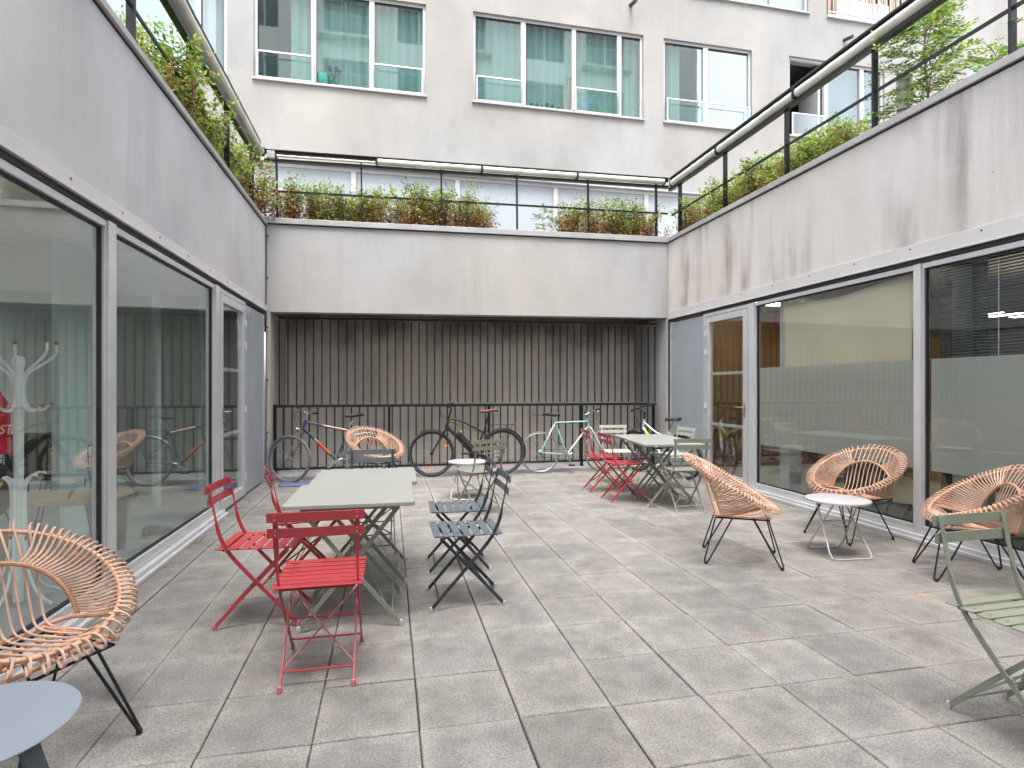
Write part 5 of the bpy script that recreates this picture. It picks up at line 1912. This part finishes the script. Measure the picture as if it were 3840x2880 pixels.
again(protoC, 0.20, 9.16, 2.6, 0.95, 'shrub with deep red stems fourth from the left on the far coping', G1)
again(protoB, 0.66, 9.10, 0.8, 1.05, 'tall thin shrub rising to the rail left of the densest russet one', G1)
again(protoC, 1.42, 9.18, 1.2, 0.78, 'low russet shrub tapering into the gap on the far coping', G1)
again(protoA, 3.02, 9.15, 0.6, 0.92, 'shrub just right of the sapling on the far coping', G1)
again(protoC, 3.48, 9.14, 3.4, 1.0, 'densest dark russet shrub between sapling and right corner', G1)
again(protoB, 3.90, 9.16, 2.2, 1.06, 'bright green topped shrub near the right corner of the far coping', G1)
again(protoC, 4.30, 9.12, 0.2, 0.88, 'russet shrub tucked in the right corner of the far coping', G1)
G2 = 'shrubs planted behind the left coping'
again(protoD, -2.12, 6.25, 1.0, 1.0, 'bushy bright green shrub second along the left coping', G2)
again(protoD, -2.10, 6.85, 2.1, 1.05, 'fullest light green shrub in the middle of the left coping', G2)
again(protoD, -2.14, 7.45, 3.3, 0.98, 'green shrub reaching the left rolled blind', G2)
again(protoB, -2.08, 8.05, 1.2, 1.15, 'green shrub with rusty base near the far left corner', G2)
again(protoA, -2.05, 8.60, 0.4, 1.15, 'rust brown shrub in the far left corner', G2)
again(protoB, -2.12, 5.10, 0.4, 0.75, 'thin sparse shrub nearest the viewer on the left coping', G2)
G3 = 'shrubs planted behind the right coping'
again(protoB, 4.95, 8.65, 0.9, 0.95, 'green and russet shrub at the far corner of the right coping', G3)
again(protoC, 4.98, 8.10, 2.0, 0.92, 'russet based shrub second along the right coping', G3)
again(protoD, 4.98, 7.60, 0.5, 0.92, 'light green shrub third along the right coping', G3)
again(protoC, 4.98, 7.10, 1.4, 0.85, 'russet shrub at the second post of the right coping', G3)
again(protoD, 4.98, 6.62, 2.4, 0.92, 'bright green shrub in the middle of the right coping', G3)
again(protoB, 4.98, 6.15, 3.2, 0.90, 'olive green shrub left of the third right post', G3)
again(protoD, 4.98, 5.70, 1.7, 0.85, 'low yellow green shrub before the elder bush', G3)
again(protoB, 4.98, 5.28, 0.2, 0.72, 'small shrub at the foot of the elder bush', G3)

def pinnate_tree(name, label, cat, loc, seed, h, spread, nb, leaf, trunk_r):
    """young elder-like tree: stems with drooping pinnate leaves"""
    rnd = random.Random(seed)
    t = thing(name, label, cat, loc, 0)
    tk, cr = MB(), MB()
    main = smooth_path([(0, 0, 0), (0.01, 0.01, h * 0.3), (-0.02, 0.02, h * 0.65), (0.02, 0.0, h)], 5)
    tk.tube(main, [trunk_r * (1 - 0.75 * i / (len(main) - 1)) for i in range(len(main))], 7)
    for b in range(nb):
        u = 0.10 + 0.90 * (b + rnd.random() * 0.6) / nb
        f = u * (len(main) - 1); k = min(len(main) - 2, int(f))
        p0 = main[k].lerp(main[k + 1], f - k)
        a = b * 2.4 + rnd.uniform(-0.4, 0.4)
        L = spread * rnd.uniform(0.55, 1.0) * (1.1 - 0.55 * u)
        el = rnd.uniform(0.1, 0.8)
        d = Vector((math.cos(a) * math.cos(el), math.sin(a) * math.cos(el), math.sin(el)))
        pts = [p0 + d * (L * q) + Vector((0, 0, -0.12 * L * q * q * 2)) for q in (0, 0.25, 0.5, 0.75, 1.0)]
        tk.tube(pts, [0.005, 0.0045, 0.004, 0.003, 0.002], 5, caps=False)
        for q in range(7):                     # pinnate leaves along the branch
            uu = 0.2 + 0.8 * q / 6
            ff = uu * 4; kk = min(3, int(ff))
            o = pts[kk].lerp(pts[kk + 1], ff - kk)
            aa = a + rnd.choice((-1, 1)) * rnd.uniform(0.4, 1.2)
            dd = Vector((math.cos(aa), math.sin(aa), rnd.uniform(-0.2, 0.5))).normalized()
            LL = leaf * 5 * rnd.uniform(0.8, 1.3)
            for w_ in range(5):
                v = (w_ + 1) / 5
                c = o + dd * (LL * v) + Vector((0, 0, -0.18 * LL * v * v))
                sd_ = dd.cross(Vector((0, 0, 1))).normalized()
                for s in ((-1, 1) if w_ < 4 else (0,)):
                    dr_ = (sd_ * s * 0.85 + dd * 0.55 + Vector((0, 0, rnd.uniform(-0.35, 0.1)))).normalized()
                    s_ = leaf * rnd.uniform(0.8, 1.2)
                    tip = c + dr_ * s_ * 2
                    pv = dr_.cross(Vector((rnd.uniform(-.4, .4), rnd.uniform(-.4, .4), 1))).normalized() * s_ * 0.45
                    m_ = c + dr_ * s_
                    cr.cur = 0 if rnd.random() < 0.35 else 1
                    cr.add([c, m_ + pv, tip, m_ - pv], [(0, 1, 2, 3)])
    tk.build('trunk', 'bark', t, smooth=True)
    cr.build('crown', ['leaf_a', 'leaf_b'], t)
    return t
pinnate_tree('elder_bush', 'tall green elder bush with feathery leaves on the right coping, rising to the blind', 'tree', (4.98, 4.42, ZP), 31, 1.24, 0.60, 58, 0.024, 0.016)
pinnate_tree('elder_bush', 'smaller elder shoot leaning towards the viewer on the right coping', 'tree', (4.95, 3.78, ZP), 33, 0.42, 0.50, 14, 0.020, 0.009)
pinnate_tree('elder_bush', 'leafy elder tuft at the right picture edge, beyond the last post', 'tree', (4.95, 3.32, ZP), 35, 0.48, 0.42, 12, 0.020, 0.009)
pinnate_tree('ailanthus_sapling', 'single green sapling with feathery leaves standing in the gap of the far coping', 'tree', (2.52, 9.12, ZP), 37, 0.62, 0.30, 13, 0.017, 0.007)

# ------------------------------------------------------------------ things inside the left room
ct = thing('coat_rack', 'mint white coat rack with wooden knobs behind the left glass wall', 'coat rack', (-2.235, 4.07, 0), R(20))
m = MB(); m.tube([(0, 0, 0.02), (0, 0, 1.46)], 0.026, 16)
m.lathe([(0, 1.535), (0.03, 1.525), (0.036, 1.495), (0.03, 1.465), (0.026, 1.46)], (0, 0, 0), 16)
m.build('pole', 'mint', ct, smooth=True)
for k in range(5):
    a = k * 2 * math.pi / 5 + 0.55
    ca, sa = math.cos(a), math.sin(a)
    f = lambda r_, z: (ca * r_, sa * r_, z)
    m = MB()
    m.tube(smooth_path([f(0.20, 1.615), f(0.20, 1.565), f(0.17, 1.52), f(0.06, 1.435), f(0.033, 1.38), f(0.033, 1.26), f(0.06, 1.205), f(0.12, 1.195), f(0.165, 1.225)], 5), 0.0085, 8)
    ar = m.build('hook', 'mint', ct, smooth=True)
    m = MB()
    for c in (f(0.20, 1.625), f(0.172, 1.232)):
        m.lathe([(0, -0.014), (0.012, -0.010), (0.016, 0), (0.012, 0.010), (0, 0.014)], c, 10)
    m.build('knob', 'knob', ar, smooth=True)
    m = MB()
    m.tube(smooth_path([f(0.15, 0.79), f(0.10, 0.80), f(0.05, 0.76), f(0.036, 0.70), f(0.036, 0.52), f(0.05, 0.3), f(0.12, 0.10), f(0.24, 0.015)], 5), 0.0085, 8)
    ar = m.build('leg', 'mint', ct, smooth=True)
    m = MB(); c = f(0.158, 0.79)
    m.lathe([(0, -0.014), (0.012, -0.010), (0.016, 0), (0.012, 0.010), (0, 0.014)], c, 10)
    m.build('knob', 'knob', ar, smooth=True)
# red bag
bg_ = thing('shopping_bag', 'crumpled red cloth bag with white script hanging on the coat rack', 'bag', (-2.375, 3.93, 0), R(70))
m = MB()
n, k = 16, 14
vs, fs = [], []
rnd = random.Random(8)
for j in range(k + 1):
    v = j / k
    z = 0.93 + 0.50 * v
    wd = 0.20 * (1 - 0.75 * max(0, v - 0.62) / 0.38)
    for i in range(n):
        q = 2 * math.pi * i / n
        vs.append((wd * math.cos(q) + 0.008 * math.sin(9 * v + 3 * q), 0.055 * math.sin(q) * (1 - 0.5 * v) + 0.012 * math.sin(5 * q + 12 * v), z))
for j in range(k):
    for i in range(n):
        i2 = (i + 1) % n
        fs.append((j * n + i, j * n + i2, (j + 1) * n + i2, (j + 1) * n + i))
fs += [tuple(range(n)), tuple(k * n + i for i in range(n))]
m.add(vs, fs)
m.build('bag_body', 'bag_red', bg_, smooth=True)
m = MB()
m.tube(smooth_path([(0.03, 0, 1.42), (0.06, 0.02, 1.45), (0.12, 0.05, 1.40)], 4), 0.006, 6)
m.build('handle', 'bag_red', bg_, smooth=True)
tx = bpy.data.curves.new('lettering', 'FONT')
tx.body = 'ST'
tx.size = 0.075
tx.extrude = 0.0008
tx.shear = 0.3
to = bpy.data.objects.new('lettering', tx)
COL.objects.link(to)
bpy.context.view_layer.update()
dg = bpy.context.evaluated_depsgraph_get()
me = bpy.data.meshes.new_from_object(to.evaluated_get(dg))
bpy.data.objects.remove(to)
to = bpy.data.objects.new('lettering', me)
me.materials.clear(); me.materials.append(M['white'])
COL.objects.link(to); to.parent = bg_
to.location = (0.07, -0.070, 1.06); to.rotation_euler = (R(90), 0, 0)
# black backpack with yellow stripes
bp_ = thing('backpack', 'black backpack with yellow stripes hanging low on the coat rack', 'bag', (-2.43, 4.02, 0.55), R(60))
m = MB()
vs, fs = [], []
for j in range(9):
    v = j / 8
    s = math.sin(math.pi * (0.12 + 0.76 * v)) ** 0.5
    for i in range(16):
        q = 2 * math.pi * i / 16
        vs.append((0.20 * s * math.copysign(abs(math.cos(q)) ** 0.6, math.cos(q)), 0.11 * s * math.copysign(abs(math.sin(q)) ** 0.6, math.sin(q)), 0.32 * v))
for j in range(8):
    for i in range(16):
        i2 = (i + 1) % 16
        fs.append((j * 16 + i, j * 16 + i2, (j + 1) * 16 + i2, (j + 1) * 16 + i))
fs += [tuple(range(16)), tuple(128 + i for i in range(16))]
m.add(vs, fs)
m.build('pack_body', 'gasket', bp_, smooth=True)
m = MB()
for s in (0, 1):
    a = -0.02 + s * 0.05
    m.hexa([(a, -0.115, 0.17), (a + 0.02, -0.115, 0.17), (a + 0.02, -0.100, 0.17), (a, -0.100, 0.17)],
           [(a + 0.03, -0.115, 0.215), (a + 0.05, -0.115, 0.215), (a + 0.05, -0.100, 0.215), (a + 0.03, -0.100, 0.215)])
m.build('stripes', plain('yellow_stripe', (0.75, 0.62, 0.03), 0.6), bp_)
# bench table
bt = thing('bench', 'low oak topped bench with tapering dark legs behind the left glass', 'bench', (-2.15, 5.15, 0), 0)
m = MB(); m.box(-2.35, 0.06, -0.30, 0.22, 0.455, 0.49)
m.build('bench_top', 'wood_top', bt, bevel=0.004)
for (x, y) in ((-0.0, -0.22), (-0.0, 0.14), (-2.2, -0.22), (-2.2, 0.14)):
    m = MB()
    m.hexa([(x - 0.045, y - 0.02, 0), (x + 0.0, y - 0.02, 0), (x + 0.0, y + 0.02, 0), (x - 0.045, y + 0.02, 0)],
           [(x - 0.11, y - 0.03, 0.453), (x + 0.03, y - 0.03, 0.453), (x + 0.03, y + 0.03, 0.453), (x - 0.11, y + 0.03, 0.453)])
    m.build('leg', 'charcoal', bt, bevel=0.002)
# shoe on the floor
sh_ = thing('shoe', 'grey laced shoe lying on the office floor right of the bench', 'shoe', (-2.05, 5.72, 0.0), R(60))
m = MB()
prof = [(-0.14, 0.028, 0.075), (-0.11, 0.036, 0.09), (-0.05, 0.036, 0.085), (0.0, 0.038, 0.068), (0.06, 0.045, 0.050), (0.11, 0.042, 0.040), (0.145, 0.020, 0.028)]
vs, fs = [], []
for (x, hw, hz) in prof:
    for j in range(10):
        q = math.pi * j / 9
        vs.append((x, hw * math.cos(q), 0.018 + hz * math.sin(q)))
for i in range(len(prof) - 1):
    for j in range(9):
        a = i * 10 + j
        fs.append((a, a + 1, a + 11, a + 10))
fs += [tuple(range(9, -1, -1)), tuple(60 + j for j in range(10))]
m.add(vs, fs)
m.build('upper', 'charcoal', sh_, smooth=True)
m = MB()
m.hexa([(-0.15, -0.035, 0), (0.15, -0.03, 0), (0.15, 0.03, 0), (-0.15, 0.035, 0)], [(-0.148, -0.038, 0.02), (0.152, -0.034, 0.02), (0.152, 0.034, 0.02), (-0.148, 0.038, 0.02)])
m.build('sole', 'cap_grey', sh_, bevel=0.006)
# wire chairs
def wire_chair(label, loc, rot):
    t = thing('wire_chair', label, 'chair', loc, rot, 'black wire chairs inside the left room')
    m = MB()
    for i in range(11):
        x = -0.20 + i * 0.04
        m.tube(smooth_path([(x, 0.20, 0.44), (x, 0.0, 0.425), (x, -0.19, 0.44), (x * 0.9, -0.25, 0.62), (x * 0.8, -0.28, 0.80)], 3), 0.0035, 5)
    m.build('seat', 'wood_chair_black', t)
    m = MB()
    for z_, y_, s_ in ((0.425, 0.1, 1.0), (0.425, -0.05, 1.0), (0.60, -0.245, 0.92), (0.80, -0.28, 0.8), (0.70, -0.265, 0.86), (0.44, 0.2, 1.0)):
        m.tube([(-0.20 * s_, y_, z_), (0.20 * s_, y_, z_)], 0.004, 5)
    m.build('backrest', 'wood_chair_black', t)
    for sx in (-1, 1):
        for sy in (-1, 1):
            m = MB(); m.tube([(sx * 0.14, sy * 0.12, 0.42), (sx * 0.22, sy * 0.22, 0.005)], 0.007, 6)
            m.build('leg', 'wood_chair_black', t)
    return t
wc = wire_chair('black wire chair nearest the glass by the bench end', (-2.75, 5.65, 0), R(200))
dup(wc, (-3.5, 5.7, 0), R(170), 'black wire chair deeper in the room behind the coat rack')
m = MB(); m.box(-0.32, 0.32, -0.2, 0.2, 0.24, 0.78)
for xx in (-0.28, 0.28):
    m.box(xx - 0.02, xx + 0.02, -0.16, 0.16, 0.0, 0.2395)
cb_ = thing('cabinet', 'black cabinet with a round pale emblem behind the coat rack', 'cabinet', (-4.05, 7.9, 0), 0)
m.build('carcass', 'gasket', cb_, bevel=0.005)
m = MB()
m.lathe([(0.070, -0.006), (0.078, -0.006), (0.078, 0.0), (0.070, 0.0), (0.070, -0.006)], (0.20, -0.200, 0.62), 28, 'y')
m.box(0.14, 0.26, -0.205, -0.2005, 0.612, 0.628)
m.build('emblem', 'silver', cb_)
# things inside the right room
dk = thing('desk', 'long office desk with pale wooden top behind the right hand glass', 'desk', (5.55, 4.3, 0), 0)
m = MB(); m.box(-0.35, 0.35, -1.2, 1.5, 0.70, 0.73)
m.build('desktop', 'wood_top', dk, bevel=0.003)
for y in (-1.1, 0.2, 1.4):
    m = MB(); m.box(-0.30, 0.30, y - 0.025, y + 0.025, 0.0, 0.699)
    m.build('leg', 'charcoal', dk)
def office_chair(label, loc, rot):
    t = thing('office_chair', label, 'chair', loc, rot, 'black office chairs in the right room')
    m = MB(); m.box(-0.23, 0.23, -0.22, 0.22, 0.45, 0.52); m.build('seat', 'gasket', t, bevel=0.02)
    m = MB(); m.box(-0.21, 0.21, -0.27, -0.22, 0.58, 1.02); m.build('backrest', 'gasket', t, bevel=0.02)
    m = MB(); m.tube([(0, 0, 0.08), (0, 0, 0.45)], 0.025, 10); m.tube([(0, -0.2, 0.47), (0, -0.26, 0.55), (0, -0.25, 0.7)], 0.02, 8)
    m.build('column', 'charcoal', t)
    m = MB()
    for i in range(5):
        a = i * 1.2566
        m.tube([(0, 0, 0.10), (0.28 * math.cos(a), 0.28 * math.sin(a), 0.06)], 0.014, 6)
        m.lathe([(0, -0.02), (0.028, -0.02), (0.028, 0.02), (0, 0.02)], (0.28 * math.cos(a), 0.28 * math.sin(a), 0.03), 10, 'x')
    m.build('base', 'charcoal', t)
    return t
oc = office_chair('black office chair behind the desk, beyond the frontal rattan chair', (5.25, 5.1, 0), R(-70))
dup(oc, (5.2, 3.6, 0), R(-100), 'black office chair in the right room beside the narrow mullion')
dup(oc, (6.3, 7.2, 0), R(40), 'black office chair seen through the right hand door')
